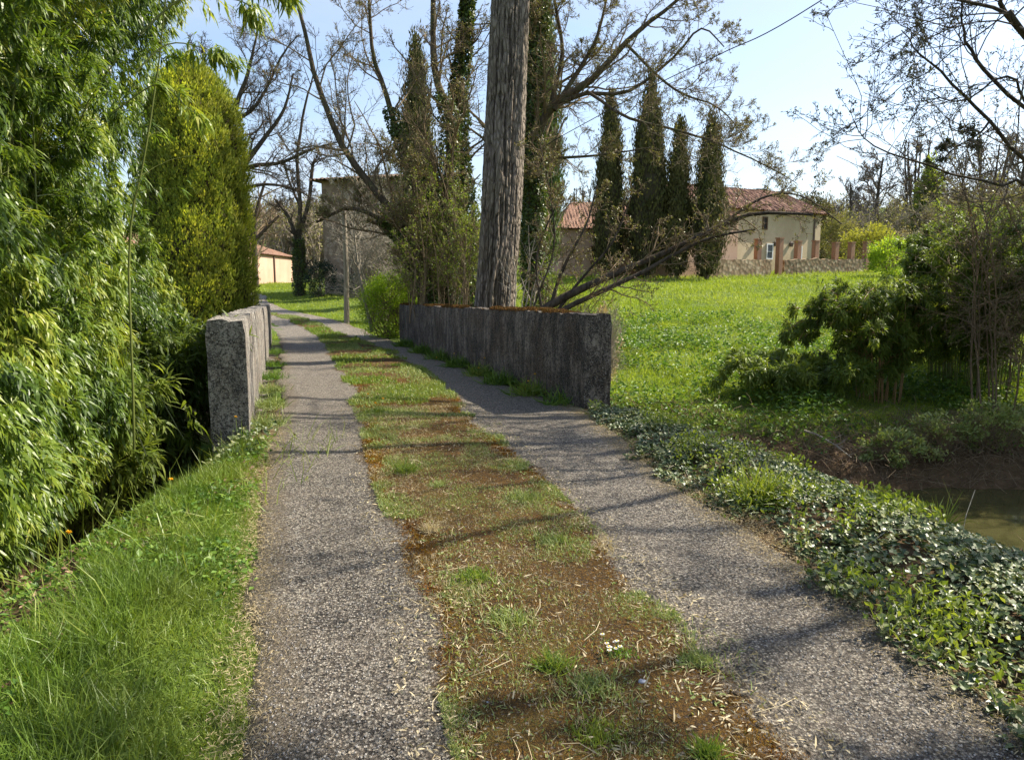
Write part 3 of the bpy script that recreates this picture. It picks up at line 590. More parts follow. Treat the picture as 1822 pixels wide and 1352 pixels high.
b = G(962, 40); conifer('cypress_tree', 'tall cypress rising directly right of the huge trunk', b, 17, 1.05, 12000, .26, M['ivy_trunk'], ([0, .06, .1, .3, .6, .85, 1], [.15, .2, .9, 1, .8, .45, .02]), None, .8, .85, 7)
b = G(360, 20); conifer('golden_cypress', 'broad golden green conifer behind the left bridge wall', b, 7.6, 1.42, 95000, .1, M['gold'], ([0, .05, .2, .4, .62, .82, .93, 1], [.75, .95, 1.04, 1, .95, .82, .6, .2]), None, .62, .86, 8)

# ------------------------------------------------------------------ buildings
s = NT('terracotta_tiles'); n1 = s.noise(1.2, 5, .7); n2 = s.noise(6, 4, .7); c = s.mix(s.ramp(n1, [(.35, 0.), (.65, 1.)]), (.17, .1, .075), (.31, .18, .125)); c = s.mix(s.ramp(n2, [(.5, 0.), (.75, .6)]), c, (.4, .3, .23)); c = s.mix(s.ramp(s.noise(2.3, 4, .7), [(.55, 0.), (.7, .6)]), c, (.09, .065, .05))
M['tiles'] = s.fin(c, .9, s.bump(n2, .5, .05), .1)
s = NT('weathered_brown_tiles'); M['tiles_dark'] = s.fin(s.mix(s.ramp(s.noise(3, 5, .7), [(.35, 0.), (.65, 1.)]), (.07, .05, .036), (.17, .115, .08)), .95)
s = NT('tan_render'); n1 = s.noise(.5, 6, .65); n2 = s.noise(4, 5, .7); c = s.mix(s.ramp(n1, [(.35, 0.), (.65, 1.)]), (.42, .29, .2), (.52, .38, .28)); c = s.mix(s.ramp(n2, [(.5, 0.), (.8, .4)]), c, (.34, .24, .16))
c = s.mix(.25, c, (.46, .27, .2)); M['tan'] = s.fin(c, .92, s.bump(n2, .3, .03), .1)
s = NT('ochre_render'); n1 = s.noise(.35, 6, .65); n2 = s.noise(2.5, 5, .7); c = s.mix(s.ramp(n1, [(.35, 0.), (.65, 1.)]), (.4, .31, .195), (.53, .43, .29)); c = s.mix(s.ramp(n2, [(.5, 0.), (.8, .45)]), c, (.38, .3, .19)); c = s.mix(s.ramp(s.noise(1, 5, .7, s.map((2, 2, .2))), [(.6, 0.), (.8, .35)]), c, (.2, .15, .1))
M['ochre'] = s.fin(c, .92, s.bump(n2, .3, .03), .1)
s = NT('rubble_stone'); x = s.n('TexVoronoi'); x.inputs['Scale'].default_value = 3.4; s.l(s.tc, x.inputs[0]); e = s.n('SeparateColor'); s.l(x.outputs['Color'], e.inputs[0])
c = s.ramp(e.outputs[0], [(0, (.2, .13, .08)), (.5, (.32, .24, .15)), (1, (.42, .34, .24))]); c = s.mix(s.ramp(x.outputs['Distance'], [(.35, 0.), (.7, .7)]), c, (.16, .12, .08)); M['rubble'] = s.fin(c, .95, s.bump(x.outputs['Distance'], .6, .05), .1)
s = NT('dark_rubble'); x = s.n('TexVoronoi'); x.inputs['Scale'].default_value = 3.0; s.l(s.tc, x.inputs[0]); e = s.n('SeparateColor'); s.l(x.outputs['Color'], e.inputs[0])
c = s.ramp(e.outputs[0], [(0, (.2, .145, .105)), (.5, (.3, .22, .16)), (1, (.4, .31, .23))]); c = s.mix(s.ramp(s.noise(.6, 5), [(.4, 0.), (.7, .6)]), c, (.2, .12, .08)); M['dark_rubble'] = s.fin(c, .95, s.bump(x.outputs['Distance'], .6, .05), .1)
s = NT('red_brick'); x = s.n('TexBrick'); x.inputs['Scale'].default_value = 6; x.inputs['Color1'].default_value = (.3, .13, .075, 1); x.inputs['Color2'].default_value = (.4, .2, .12, 1); x.inputs['Mortar'].default_value = (.4, .33, .25, 1); s.l(s.map((1, 1, 1)), x.inputs[0])
c = s.mix(s.noise(3, 4), x.outputs[0], (.25, .14, .09)); M['brick'] = s.fin(c, .9)
M['glass'] = NT('window_glass').fin((.06, .07, .08), .25, None, .4); M['dark_opening'] = NT('dark_opening').fin((.03, .025, .02), .8)
M['white_paint'] = NT('white_painted_frame').fin((.6, .6, .58), .6); M['downpipe'] = NT('downpipe_brown').fin((.13, .09, .07), .6)
M['wood_pole'] = barkmat('weathered_pole_wood', (.16, .13, .095), (.34, .29, .22), (30, 30, 2), .4); M['brown_wood'] = NT('brown_door_wood').fin((.1, .06, .035), .8)

def roofplane(acc, A, B, C, D, pitch=.28, amp=.045):      # corrugated tiled plane: eave A->B, ridge D->C
    A, B, C, D = [np.array(q, float) for q in (A, B, C, D)]; Lw = np.linalg.norm(B-A); n = max(8, int(Lw/pitch*4)); m = 14
    uu, vv = np.meshgrid(np.linspace(0, 1, n), np.linspace(0, 1, m), indexing='ij'); U = uu[..., None]; W = vv[..., None]
    P = (A*(1-U)+B*U)*(1-W)+(D*(1-U)+C*U)*W; nn = unit(np.cross(B-A, D-A)); nn = nn*np.sign(nn[2])
    d_ = P@unit(B-A); P = P+nn*(np.sin(d_*2*math.pi/pitch)*amp)[..., None]+nn*(np.random.default_rng(5).normal(size=uu.shape)*.02)[..., None]
    f = grid_faces(n, m); acc.add(P, f)
def house(name, label, c0, c1, depth, zb, ze, zrdg, hip0, hip1, wm, ov=.4, cat='house'):
    """front wall from c0 to c1 (left to right as seen), body extends behind by depth"""
    c0 = np.array(c0, float); c1 = np.array(c1, float); dr = unit(c1-c0); nb = np.array([-dr[1], dr[0]])
    if nb[1] < 0 and abs(nb[1]) > .3: nb = -nb
    t = thing(name, label, cat, (c0[0], c0[1], zb)); k = [c0, c1, c1+nb*depth, c0+nb*depth]
    a = Acc(); v = [(p[0], p[1], zb-.6) for p in k]+[(p[0], p[1], ze) for p in k]; a.add(v, [[0, 1, 5, 4], [1, 2, 6, 5], [2, 3, 7, 6], [3, 0, 4, 7]])
    r0 = c0+nb*depth/2+dr*hip0; r1 = c1+nb*depth/2-dr*hip1
    if hip0 <= 0: a.add([(*k[0], ze), (*k[3], ze), (*r0, zrdg-.12)], [[0, 1, 2]])
    if hip1 <= 0: a.add([(*k[1], ze), (*k[2], ze), (*r1, zrdg-.12)], [[0, 1, 2]])
    w_ = a.build('wall', wm, t)
    kk = [c0-nb*ov-dr*ov, c1-nb*ov+dr*ov, c1+nb*(depth+ov)+dr*ov, c0+nb*(depth+ov)-dr*ov]; e = ze+.03
    if hip0 <= 0: r0 = r0-dr*ov
    if hip1 <= 0: r1 = r1+dr*ov
    a = Acc(); E = lambda p, z: (p[0], p[1], z)
    roofplane(a, E(kk[0], e), E(kk[1], e), E(r1, zrdg), E(r0, zrdg)); roofplane(a, E(kk[3], e), E(kk[2], e), E(r1, zrdg), E(r0, zrdg))
    if hip0 > 0: roofplane(a, E(kk[0], e), E(kk[3], e), E(r0, zrdg), E(r0, zrdg))
    if hip1 > 0: roofplane(a, E(kk[1], e), E(kk[2], e), E(r1, zrdg), E(r1, zrdg))
    v = [E(p, e-.08) for p in kk]; a.add(v, [[0, 1, 2, 3]])
    ro = a.build('roof', M['tiles'], t)
    return t, dr, nb, ro
def wallpt(c0, dr, nb, s_, z, out=0): return (c0[0]+dr[0]*s_-nb[0]*out, c0[1]+dr[1]*s_-nb[1]*out, z)
def window(t, c0, dr, nb, s_, z0, wd, h, frame=True, pane='glass', nm='window'):
    rz = math.atan2(dr[1], dr[0]); f = Acc()
    for (ds, dz, w2, h2) in ((-wd/2, 0, .12, h+.24), (wd/2, 0, .12, h+.24), (0, h/2+.06, wd-.12, .12), (0, -h/2-.06, wd-.12, .12), (0, 0, wd-.12, .06)):
        f.box(wallpt(c0, dr, nb, s_+ds, z0+h/2+dz, .04), (w2, .14, h2), rz)
    o = f.build(nm, M['white_paint'] if frame else M['brown_wood'], t)
    g_ = Acc(); g_.box(wallpt(c0, dr, nb, s_, z0+h/2, .02), (wd-.06, .06, h), rz); g_.build('pane', M[pane], o); return o
# barn on the left
t, dr, nb, ro = house('barn', 'long low tan barn with terracotta roof beyond the lawn on the left', (-25.1, 58), (-26.7, 91), 8.5, .65, 4.05, 5.9, 7, 7, M['tan'], .3, 'barn')
for yv in (75.5, 82.5):
    a = Acc(); a.box((-25.1-(yv-58)*.0485+.1, yv, 2.35), (.14, .18, 3.4)); a.build('downpipe', M['downpipe'], t)
rebase(t)
# stone house behind the trees
hc0 = (-12.55, 50.); t, dr, nb, ro = house('stone_house', 'tall dark stone house half hidden behind the bare trees', hc0, (-6.2, 48.2), 8.5, .7, 7.9, 8.7, 1.6, 1.6, M['dark_rubble'], .6); ro.data.materials[0] = M['tiles_dark']
hc0 = np.array(hc0); a = Acc(); a.box(wallpt(hc0, dr, nb, 2.6, 1.9, .02), (1.2, .1, 2.2), math.atan2(dr[1], dr[0])); a.build('door', M['brown_wood'], t)
window(t, hc0, dr, nb, 2.4, 5, .9, 1.2, False, 'dark_opening'); window(t, hc0, dr, nb, 4.8, 5, .9, 1.2, False, 'dark_opening'); window(t, hc0, dr, nb, 5, 2.0, .8, 1.1, False, 'dark_opening')
rebase(t)
# farmhouse on the right
fc0 = np.array([13.6, 62.5]); t, dr, nb, ro = house('farmhouse', 'large ochre farmhouse with long terracotta roof behind the cypresses', fc0, (29.5, 72.), 7, 2.2, 7.55, 9.9, 1.5, 1.6, M['ochre'], .55)
Lf = np.linalg.norm(np.array([29.5, 72])-fc0)
def srt(u):                           # distance along the facade seen at column u
    k = (u-911)/FPX; return (k*fc0[1]-fc0[0])/(dr[0]-k*dr[1])
window(t, fc0, dr, nb, srt(1352), 6.0, .5, .9, False, 'dark_opening'); window(t, fc0, dr, nb, srt(1362), 3.35, .75, 1.2); o = window(t, fc0, dr, nb, srt(1413), 2.4, .8, 2.0, True, 'dark_opening', 'door')
for u_ in (1337, 1371, 1398):
    a = Acc(); p = wallpt(fc0, dr, nb, srt(u_), 4.6, .16); a.box(p, (.22, .22, .34), 0, taper=1.3); a.box((p[0], p[1], p[2]+.24), (.3, .3, .12), 0, taper=.3); a.build('wall_lantern', M['downpipe'], t)
a = Acc(); a.box(wallpt(fc0, dr, nb, Lf-1.0, 4.9, .07), (.13, .12, 5.2), 0); a.build('downpipe', M['downpipe'], t)
rebase(t)
wc0 = np.array([12.4, 58.2]); t, dr2, nb2, ro = house('farmhouse_wing', 'lower tan wing with hipped tiled roof left of the ochre facade', wc0, (18.6, 61.9), 4.2, 1.9, 6.5, 7.9, 2, 2, M['tan'], .35)
window(t, wc0, dr2, nb2, 2.2, 4.6, .7, 1.0, False, 'dark_opening'); rebase(t)
ac0 = np.array([3.9, 60.5]); t, dr2, nb2, ro = house('farmhouse_annex', 'low orange roofed annex behind the leftmost cypress', ac0, (13.2, 61.6), 6, 1.8, 5.5, 7.9, 1.5, 0, M['tan'], .35)
window(t, ac0, dr2, nb2, 3, 2.8, .9, 1.2, False, 'dark_opening'); window(t, ac0, dr2, nb2, 6.5, 2.8, .9, 1.2, False, 'dark_opening'); rebase(t)
# garden wall and brick pillars
def rubble_wall(label, p, q, h, mt, nm='garden_wall'):
    p = np.array(p, float); q = np.array(q, float); n = 40; a = Acc(); P = p+(q-p)*np.linspace(0, 1, n)[:, None]; nrm = unit(np.array([-(q-p)[1], (q-p)[0]]))*.2
    zb = ground(P[:, 0], P[:, 1]); zt = zb.mean()*.5+zb*.5+h+R.normal(size=n)*.03
    V = np.stack([np.stack([*(P-nrm).T, zb-.5], 1), np.stack([*(P-nrm).T, zt], 1), np.stack([*(P+nrm).T, zt], 1), np.stack([*(P+nrm).T, zb-.5], 1)], 1)
    a.add(V, grid_faces(n, 4)); a.add([V[0, 0], V[0, 1], V[0, 2], V[0, 3], V[-1, 0], V[-1, 1], V[-1, 2], V[-1, 3]], [[0, 1, 2, 3], [7, 6, 5, 4]]); return tag(a.build(nm, mt), label, 'wall')
rubble_wall('low rubble stone wall under the brick pillars in front of the farmhouse', (22.6, 62.5), (31.5, 66.8), 1.25, M['rubble'])
rubble_wall('rubble wall standing at the foot of the farmhouse behind the right cypress', (14.9, 57.8), (21.2, 61.6), 1.35, M['rubble'])
for (u_, dd, hh, lb) in ((1342, 62.4, 2.6, 'brick pillar left of the white framed farmhouse window'), (1380, 62.0, 2.75, 'tallest brick pillar, at the left end of the low rubble wall'), (1412, 63.9, 2.4, 'brick pillar before the farmhouse doorway'),
                     (1443, 64.7, 2.4, 'brick pillar near the right corner of the farmhouse'), (1478, 65.6, 2.35, 'brick pillar first past the right corner of the farmhouse'), (1506, 66.2, 2.3, 'brick pillar second from the right end of the rubble wall'), (1532, 66.8, 2.3, 'brick pillar at the right end of the rubble wall')):
    x, y, z = G(u_, dd); a = Acc(); t = thing('brick_pillar', lb, 'pillar', (x, y, z), 'brick pillars by the garden wall')
    a.box((x, y, z+hh/2), (.43, .43, hh+.6), .45); a.build('shaft', M['brick'], t)
    a = Acc(); a.box((x, y, z+hh+.36), (.52, .52, .1), .45); a.build('cap', M['brick'], t); rebase(t)

# ------------------------------------------------------------------ pole, cable, sapling
b = np.array(G(617, 29)); top = PX(612, 372, 29); t = thing('utility_pole', 'thin weathered wooden pole standing on the left lawn', 'pole', tuple(b))
a = Acc(); tubes(a, np.array([poly([b-[0, 0, .4], (b+top)/2+[.03, 0, 0], top], 12)]), np.linspace(.11, .075, 12)[None], 12); a.build('shaft', M['wood_pole'], t, smooth=True)
a = Acc(); a.box(tuple(top+[0.03, -.06, -.12]), (.06, .2, .05)); a.box(tuple(top+[.05, -.12, -.08]), (.05, .05, .12), taper=.7); a.build('insulator', M['downpipe'], t); rebase(t)
cab = poly([top+np.array([.05, -.05, -.05]), PX(840, 330, 25), PX(1000, 242, 21.5), PX(1170, 150, 18), PX(1285, 95, 16), PX(1463, 0, 14), np.array([10.5, 12.0, 9.6]), np.array([18, 8, 13.5])], 60)
a = Acc(); tubes(a, cab[None], np.full((1, 60), .011), 6); M['cable'] = NT('black_cable').fin((.015, .015, .017), .5)
tag(a.build('overhead_cable', M['cable']), 'thin black cable crossing the sky from the upper right', 'cable')
d = 36; ls = [([G(668, d), PX(668, 440, d), PX(664, 340, d), PX(655, 250, d)], .09, .02)]+[([PX(667, 470-q*22, d), PX(667+dx*.5, 430-q*24, d), PX(667+dx, 380-q*28, d)], .05, .012) for q, dx in enumerate((-60, 55, -75, 60, -50, 45))]
tree('tree', 'thin bare tree screening the front of the stone house', 'tree', ls, [dict(n=13, l=.36, K=7, w=.18, t0=.15, rmin=.014), dict(n=9, l=.5, K=5, w=.2, rmin=.01), dict(n=6, l=.5, K=4, rmin=.008)], (M['twig_brown'], M['twig_pale']), (3000, .06, M['bud'], 'buds'))
tree('sapling', 'slender leaning grey sapling between the pole and the light green shrub', 'tree', [([PX(662, 590, 24), PX(645, 520, 24), PX(636, 460, 24), PX(632, 380, 24), PX(640, 330, 24)], .055, .015)],
     [dict(n=16, l=.38, K=7, w=.18, t0=.35, rmin=.01), dict(n=7, l=.5, K=5, w=.2, rmin=.007), dict(n=4, l=.5, K=4, rmin=.006)], (M['twig_pale'], M['twig_pale']), None)

# ------------------------------------------------------------------ bare trees on the left
BT = [dict(n=9, l=.5, up=.06, w=.16, t0=.15, rr=.45, K=9), dict(n=8, l=.45, up=.03, w=.2, rr=.5, K=7, rmin=.014), dict(n=7, l=.5, w=.22, rr=.5, K=5, rmin=.01)]
d = 50; b = PX(533, 520, d); b[2] = gz(b[0], d)
ls = [([b, PX(531, 460, d), PX(530, 425, d)], .3, .22), ([PX(530, 430, d), PX(512, 385, d), PX(490, 355, d)], .15, .07), ([PX(530, 430, d), PX(535, 370, d), PX(530, 280, d), PX(545, 180, d), PX(560, 120, d)], .17, .04),
      ([PX(531, 425, d), PX(550, 360, d), PX(557, 300, d), PX(562, 282, d)], .15, .09), ([PX(535, 370, d), PX(518, 330, d), PX(505, 290, d)], .1, .04)]
t, g = tree('tree', 'lopped bare tree with an ivy dark trunk standing on the lawn before the barn', 'tree', ls, [dict(n=8, l=.5, up=.1, w=.16, t0=.3, rr=.3, K=8, rmin=.03), dict(n=9, l=.5, w=.2, K=6, rmin=.018), dict(n=8, l=.5, K=4, rmin=.012)], (M['bark_dark'], M['twig_dark']))
ivy_cover(t, (g[0][0][:1], g[0][1][:1]), 3000, .11, M['ivy_trunk'], 1.1)
d = 42; b = PX(385, 540, d); b[2] = gz(b[0], d)
ls = [([b, PX(388, 400, d), PX(395, 320, d)], .45, .36), ([PX(393, 330, d), PX(430, 295, d), PX(470, 245, d), PX(505, 190, d), PX(520, 130, d)], .2, .04), ([PX(393, 350, d), PX(440, 300, d+1), PX(500, 290, d+1), PX(560, 265, d+1), PX(610, 250, d+1)], .17, .03),
      ([PX(393, 340, d), PX(410, 220, d), PX(440, 130, d), PX(455, 60, d)], .2, .05), ([PX(393, 360, d), PX(450, 330, d-1), PX(510, 330, d-1), PX(555, 350, d-1)], .13, .02), ([PX(393, 330, d), PX(370, 200, d), PX(360, 80, d)], .2, .05), ([PX(410, 220, d), PX(460, 180, d), PX(500, 100, d), PX(530, 60, d)], .12, .03)]
tree('tree', 'spreading bare tree whose limbs reach out from behind the golden conifer', 'tree', ls, [dict(n=16, l=.42, up=.04, w=.18, t0=.12, rr=.36, K=9), dict(n=11, l=.45, up=.02, w=.22, rr=.45, K=7, rmin=.013), dict(n=10, l=.5, w=.22, rr=.5, K=5, rmin=.009)], (M['bark_dark'], M['twig_dark']))
d = 66; b = PX(455, 515, d); b[2] = gz(b[0], d)
ls = [([b, PX(452, 440, d), PX(455, 380, d), PX(470, 320, d)], .3, .1), ([PX(452, 430, d), PX(480, 400, d), PX(497, 385, d)], .18, .1), ([PX(452, 440, d), PX(438, 380, d), PX(430, 330, d)], .16, .06)]
tree('tree', 'bare forked tree rising behind the barn roof', 'tree', ls, [dict(n=9, l=.6, up=.08, K=8, rmin=.03), dict(n=7, l=.5, K=6, rmin=.018), dict(n=6, l=.5, K=4, rmin=.014)], (M['bark_dark'], M['twig_brown']))
shrub('shrub', 'dark evergreen bush against the left corner of the stone house', G(575, 47), (.9, .9, 1.15), 5000, .1, M['dark_shrub'], 8, clump=.8)
shrub('shrub', 'low dark bush at the foot of the stone house front', G(645, 44), (1.3, .9, .75), 4000, .1, M['dark_shrub'], 8, clump=.7)

# ------------------------------------------------------------------ far hillside: bare trees, pine, woods
def far_tree_proto(kind):
    h = 11.
    if kind == 0: ls = [([(0, 0, 0), (.2, 0, 4), (.1, 0, 8), (.3, 0, h)], .3, .08)]; lv = [dict(n=16, l=.5, up=.05, t0=.3, K=8, rr=.5, rmin=.06), dict(n=8, l=.5, K=6, rmin=.05), dict(n=7, l=.55, K=4, rmin=.04)]
    elif kind == 1: ls = [([(dx*.2, 0, 0), (dx, dy, 5), (dx*1.8, dy*2, h)], .2, .07) for dx, dy in ((-1, .3), (0, .5), (1, -.3), (.5, .6), (-.5, -.4))]; lv = [dict(n=9, l=.3, up=.15, t0=.3, K=7, a=(20, 40), rmin=.055), dict(n=7, l=.5, K=5, rmin=.045), dict(n=5, l=.5, K=4, rmin=.035)]
    else: ls = [([(0, 0, 0), (.1, .1, 5), (-.1, 0, h)], .22, .07)]; lv = [dict(n=18, l=.34, up=.12, t0=.25, K=7, a=(25, 50), rmin=.05), dict(n=7, l=.5, K=5, rmin=.045), dict(n=6, l=.5, K=4, rmin=.035)]
    g = grow(ls, lv); a = Acc(); b = Acc()
    for i, (P, Rd) in enumerate(g): tubes(a if i == 0 else b, P, Rd, 5 if i == 0 else 3)
    return a, b
protos = [far_tree_proto(k) for k in range(3)]; pm = []
LAB = ['round crowned bare tree standing clear on the skyline above the yellow bushes', 'many stemmed fan shaped bare tree, tallest on the right skyline', 'narrow bare tree right of the dark evergreen on the skyline', 'small bare tree left of the round crowned skyline tree',
       'bare tree on the skyline close to the right edge branches', 'bare skyline tree half hidden by the hanging twigs at right', 'thin bare tree just left of the dark skyline evergreen', 'bare tree rising beyond the barn, second from the conifer', 'bare tree beyond the barn, behind the lopped tree', 'bare tree in the gap left of the stone house', 'bare tree beyond the barn nearest the golden conifer', 'low bare tree behind the annex roof']
M['twig_far'] = barkmat('far_twig_bark', (.13, .105, .085), (.22, .185, .15), (5, 5, 2), .1)
SP = [(1543, 120, 1.15, 0, 268), (1612, 128, 1, 1, 243), (1690, 122, 1, 2, 262), (1502, 118, .8, 0, 315), (1740, 112, 1, 1, 240), (1790, 105, 1, 0, 235), (1655, 125, .8, 2, 285), (470, 118, 1, 1, 370), (520, 112, 1, 0, 360), (560, 116, 1, 2, 350), (430, 110, 1, 0, 345), (1035, 100, .8, 1, 330)]
for k, ((u_, dd, sc, kd, tp), lb) in enumerate(zip(SP, LAB)):
    x, y, z = G(u_, dd); top = PX(u_, tp, dd)[2]; sc = max(.35, (top-z)/11.5)
    r = thing('bare_tree', lb, 'tree', (x, y, z-.3), 'bare trees on the far slopes'); r.scale = (sc*(1 if kd else 1.0),)*3; r.rotation_euler.z = k*1.3
    if len(pm) <= kd or True:
        key = kd
        if not any(q[0] == kd for q in pm):
            o1 = protos[kd][0].build('trunk', M['bark_dark'], r); o2 = protos[kd][1].build('branches', M['twig_far'], r); pm.append((kd, o1, o2))
        else:
            _, o1, o2 = [q for q in pm if q[0] == kd][0]
            for o_ in (o1, o2):
                c_ = o_.copy(); COL.objects.link(c_); c_.parent = r
b = G(1637, 100); conifer('evergreen_tree', 'dark green evergreen among the bare trees on the right skyline', b, PX(1637, 288, 100)[2]-b[2], 2.0, 5000, .5, M['bamboo_far'], ([0, .1, .4, .8, 1], [.6, 1, .9, .5, .1]), None, .4, .8, 9)
# umbrella pine on the skyline
x, y, z = G(1336, 170); top = PX(1336, 334, 170)[2]; bot = PX(1336, 345, 170)[2]; t = thing('umbrella_pine', 'flat topped dark pine on the skyline above the farmhouse roof', 'tree', (x, y, z))
a = Acc(); tubes(a, np.array([[(x, y, z), (x+.2, y, (z+bot)/2), (x, y, bot)]]), np.array([[.35, .3, .25]]), 6); a.build('trunk', M['bark_dark'], t)
a = Acc(); n = 3500; q = rdir(n)*R.random(n)[:, None]**.3*np.array([2.9, 2.9, (top-bot)*.55]); q[:, 2] = np.abs(q[:, 2])-.1; stamp(a, LEAF[0], LEAF[1], q+[x, y, bot], rdir(n, .5), rdir(n), .35, .6); a.build('crown', M['dark_shrub'], t); rebase(t)
# woods that read as one mass
def woods(nm, pts, hgt, wid, nst, tm, leaf=None, nl=0, ls_=.25, rm=.05):
    a = Acc(); b = Acc(); n = len(pts); P = []
    pts = np.asarray(pts); base = np.stack([pts[:, 0], pts[:, 1], ground(pts[:, 0], pts[:, 1])-.2], 1)
    ls = []
    for k in range(n):
        for q in range(nst): ls.append(([base[k]+R.normal(size=3)*[.4, .4, 0], base[k]+R.normal(size=3)*[wid*.3, wid*.3, 0]+[0, 0, hgt*R.uniform(.4, .6)], base[k]+R.normal(size=3)*[wid*.6, wid*.6, 0]+[0, 0, hgt*R.uniform(.7, 1.1)]], rm*1.6, rm*.6))
    g = grow(ls, [dict(n=8, l=.4, K=5, w=.2, rmin=rm*.8), dict(n=5, l=.5, K=4, w=.2, rmin=rm*.6)], .04)
    for P_, R_ in g: tubes(a, P_, R_, 3)
    tag(a.build(nm, tm), None, None, None, 'stuff')
    if nl:
        P_, T_ = pick(g[-1][0], nl); stamp(b, LEAF[0], LEAF[1], P_+R.normal(size=P_.shape)*ls_*.5, rdir(nl, .2), rdir(nl), ls_*.6, ls_, var=np.clip(vn(P_[:, 0]*.35, P_[:, 1]*.35, 5)*.8+R.random(nl)*.3, 0, 1)); return b.build(nm+'_foliage', leaf)
def scat(u0, u1, d0, d1, n):
    dd = R.uniform(d0, d1, n); uu = R.uniform(u0, u1, n); return np.stack([(uu-911)/FPX*dd, dd], 1)
def stufftag(o, nm=None): tag(o, None, None, None, 'stuff'); return o
M['wood_leaf'] = leafmat('spring_wood_leaf', [(.14, .14, .05), (.22, .22, .08), (.3, .27, .14)], .3, .7, .1)
M['yellow_leaf'] = leafmat('fresh_yellow_leaf', [(.16, .17, .04), (.28, .29, .05), (.38, .37, .08)], .4, .6, .2)
M['twig_mid'] = barkmat('hillside_twig_bark', (.19, .15, .11), (.33, .28, .21), (5, 5, 2), .1)
stufftag(woods('woodland', scat(425, 640, 98, 125, 75), 9, 3, 4, M['twig_mid'], M['wood_leaf'], 11000, .4, .07))
stufftag(woods('woodland', scat(1400, 1850, 100, 150, 120), 7, 3.4, 4, M['twig_mid'], M['wood_leaf'], 14000, .4, .06))
stufftag(woods('woodland', scat(640, 1200, 80, 110, 60), 5.5, 3, 4, M['twig_mid'], M['wood_leaf'], 11000, .4, .06))
stufftag(woods('woodland', scat(1640, 1860, 76, 100, 36), 8.5, 3, 4, M['twig_mid'], M['wood_leaf'], 5000, .4, .05))
shrub('shrub', 'yellow green leafing shrub just right of the farmhouse corner', G(1485, 80), (2.2, 2, 2.9), 4000, .24, M['wood_leaf'], 16, stems_r=.04)
shrub('shrub', 'yellow green shrub behind the last brick pillar', G(1540, 74), (3, 2.4, 2.2), 5000, .25, M['yellow_leaf'], 16, stems_r=.04)
shrub('shrub', 'pale blossoming leafless bush on the slope right of the pillars', G(1610, 80), (3, 2.4, 2.2), 2500, .2, M['dry'], 26, M['twig_pale'], stems_r=.045)
shrub('shrub', 'olive green bush below the skyline trees at right', G(1690, 70), (3.2, 2.4, 2.2), 6000, .24, M['wood_leaf'], 18, stems_r=.04)
shrub('shrub', 'dark rounded bush above the right end of the farmhouse roof', G(1425, 92), (3, 3, 4.3), 6000, .4, M['cypress'], 10, stems_r=.05)
shrub('shrub', 'fresh green bush beyond the right end of the rubble wall', G(1580, 58), (1.8, 1.8, 1.6), 4500, .2, M['hedge'], 10, stems_r=.03)
shrub('shrub', 'green leafy bush on the meadow behind the large bamboo', G(1740, 38), (3.4, 2.5, 1.6), 9000, .16, M['spring_leaf'], 18, stems_r=.03)

# ------------------------------------------------------------------ bamboo
def bamboo_leaves(acc, P, dirs, n_per, ln, wd, droop=.7, spread=.75, var=None):
    n = len(P); k = np.repeat(np.arange(n), n_per); m = len(k); d = unit(dirs[k]*.75+rdir(m)*spread+np.array([0, 0, -droop]))
    l_ = ln*R.uniform(.55, 1.2, m); v = None if var is None else np.clip(var[k]+R.normal(size=m)*.13, 0, 1)
    stamp(acc, LANCE[0], LANCE[1], P[k]+R.normal(size=(m, 3))*ln*.18, d, unit(rdir(m)*.6+np.array([0, 0, 1])), wd*R.uniform(.7, 1.2, m), l_, l_, v)
def bamboo(name, label, ls, culm_r, lv, n_cl, n_per, ln, wd, lm, cm, group=None, extra=None, tmin=.1, droop=.7, holes=False):
    t = thing(name, label, 'bamboo', tuple(ls[0][0][0]), group); g = grow(ls, lv, .012)
    a = Acc(); tubes(a, g[0][0], g[0][1], 7); a.build('culms', cm, t)
    a = Acc()
    for P_, R_ in g[1:]: tubes(a, P_, R_, 3)
    a.build('branchlets', cm, t)
    P, T = pick(g[-1][0], n_cl, tmin)
    if holes: k = fbm(P[:, 1]*1.5+P[:, 0], P[:, 2]*1.5, 87) > .34; P, T = P[k], T[k]; n_cl = len(P)
    clv = np.clip(vn(P[:, 0]*2.3+P[:, 2], P[:, 1]*2.3+P[:, 2]*1.7, 15)*.75+R.random(n_cl)*.3-.05, 0, 1)
    a = Acc(); bamboo_leaves(a, P, T, n_per, ln, wd, droop, var=clv)
    if extra: extra(a)
    a.build('leaves', lm, t); rebase(t); return t
ls = []
for k in range(150):
    x0 = R.uniform(-6.6, -3.5); y0 = R.uniform(3.6, 8.6); x0 = min(x0, -3.25-.22*max(0, y0-4)-(.35 if y0 > 6 else 0)); z0 = gz(x0, y0)-.1
    h = R.uniform(3.2, 6.9); ln_ = R.uniform(.2, .95); an = R.uniform(-1.2, 1.2) if R.random() < .85 else R.uniform(0, 6.28)
    dx, dy = math.cos(an)*ln_, math.sin(an)*ln_*.5
    ls.append(([(x0, y0, z0), (x0+dx*.12, y0+dy*.12, z0+h*.4), (x0+dx*.45, y0+dy*.4, z0+h*.75), (x0+dx, y0+dy, z0+h*.93)], .014, .004))
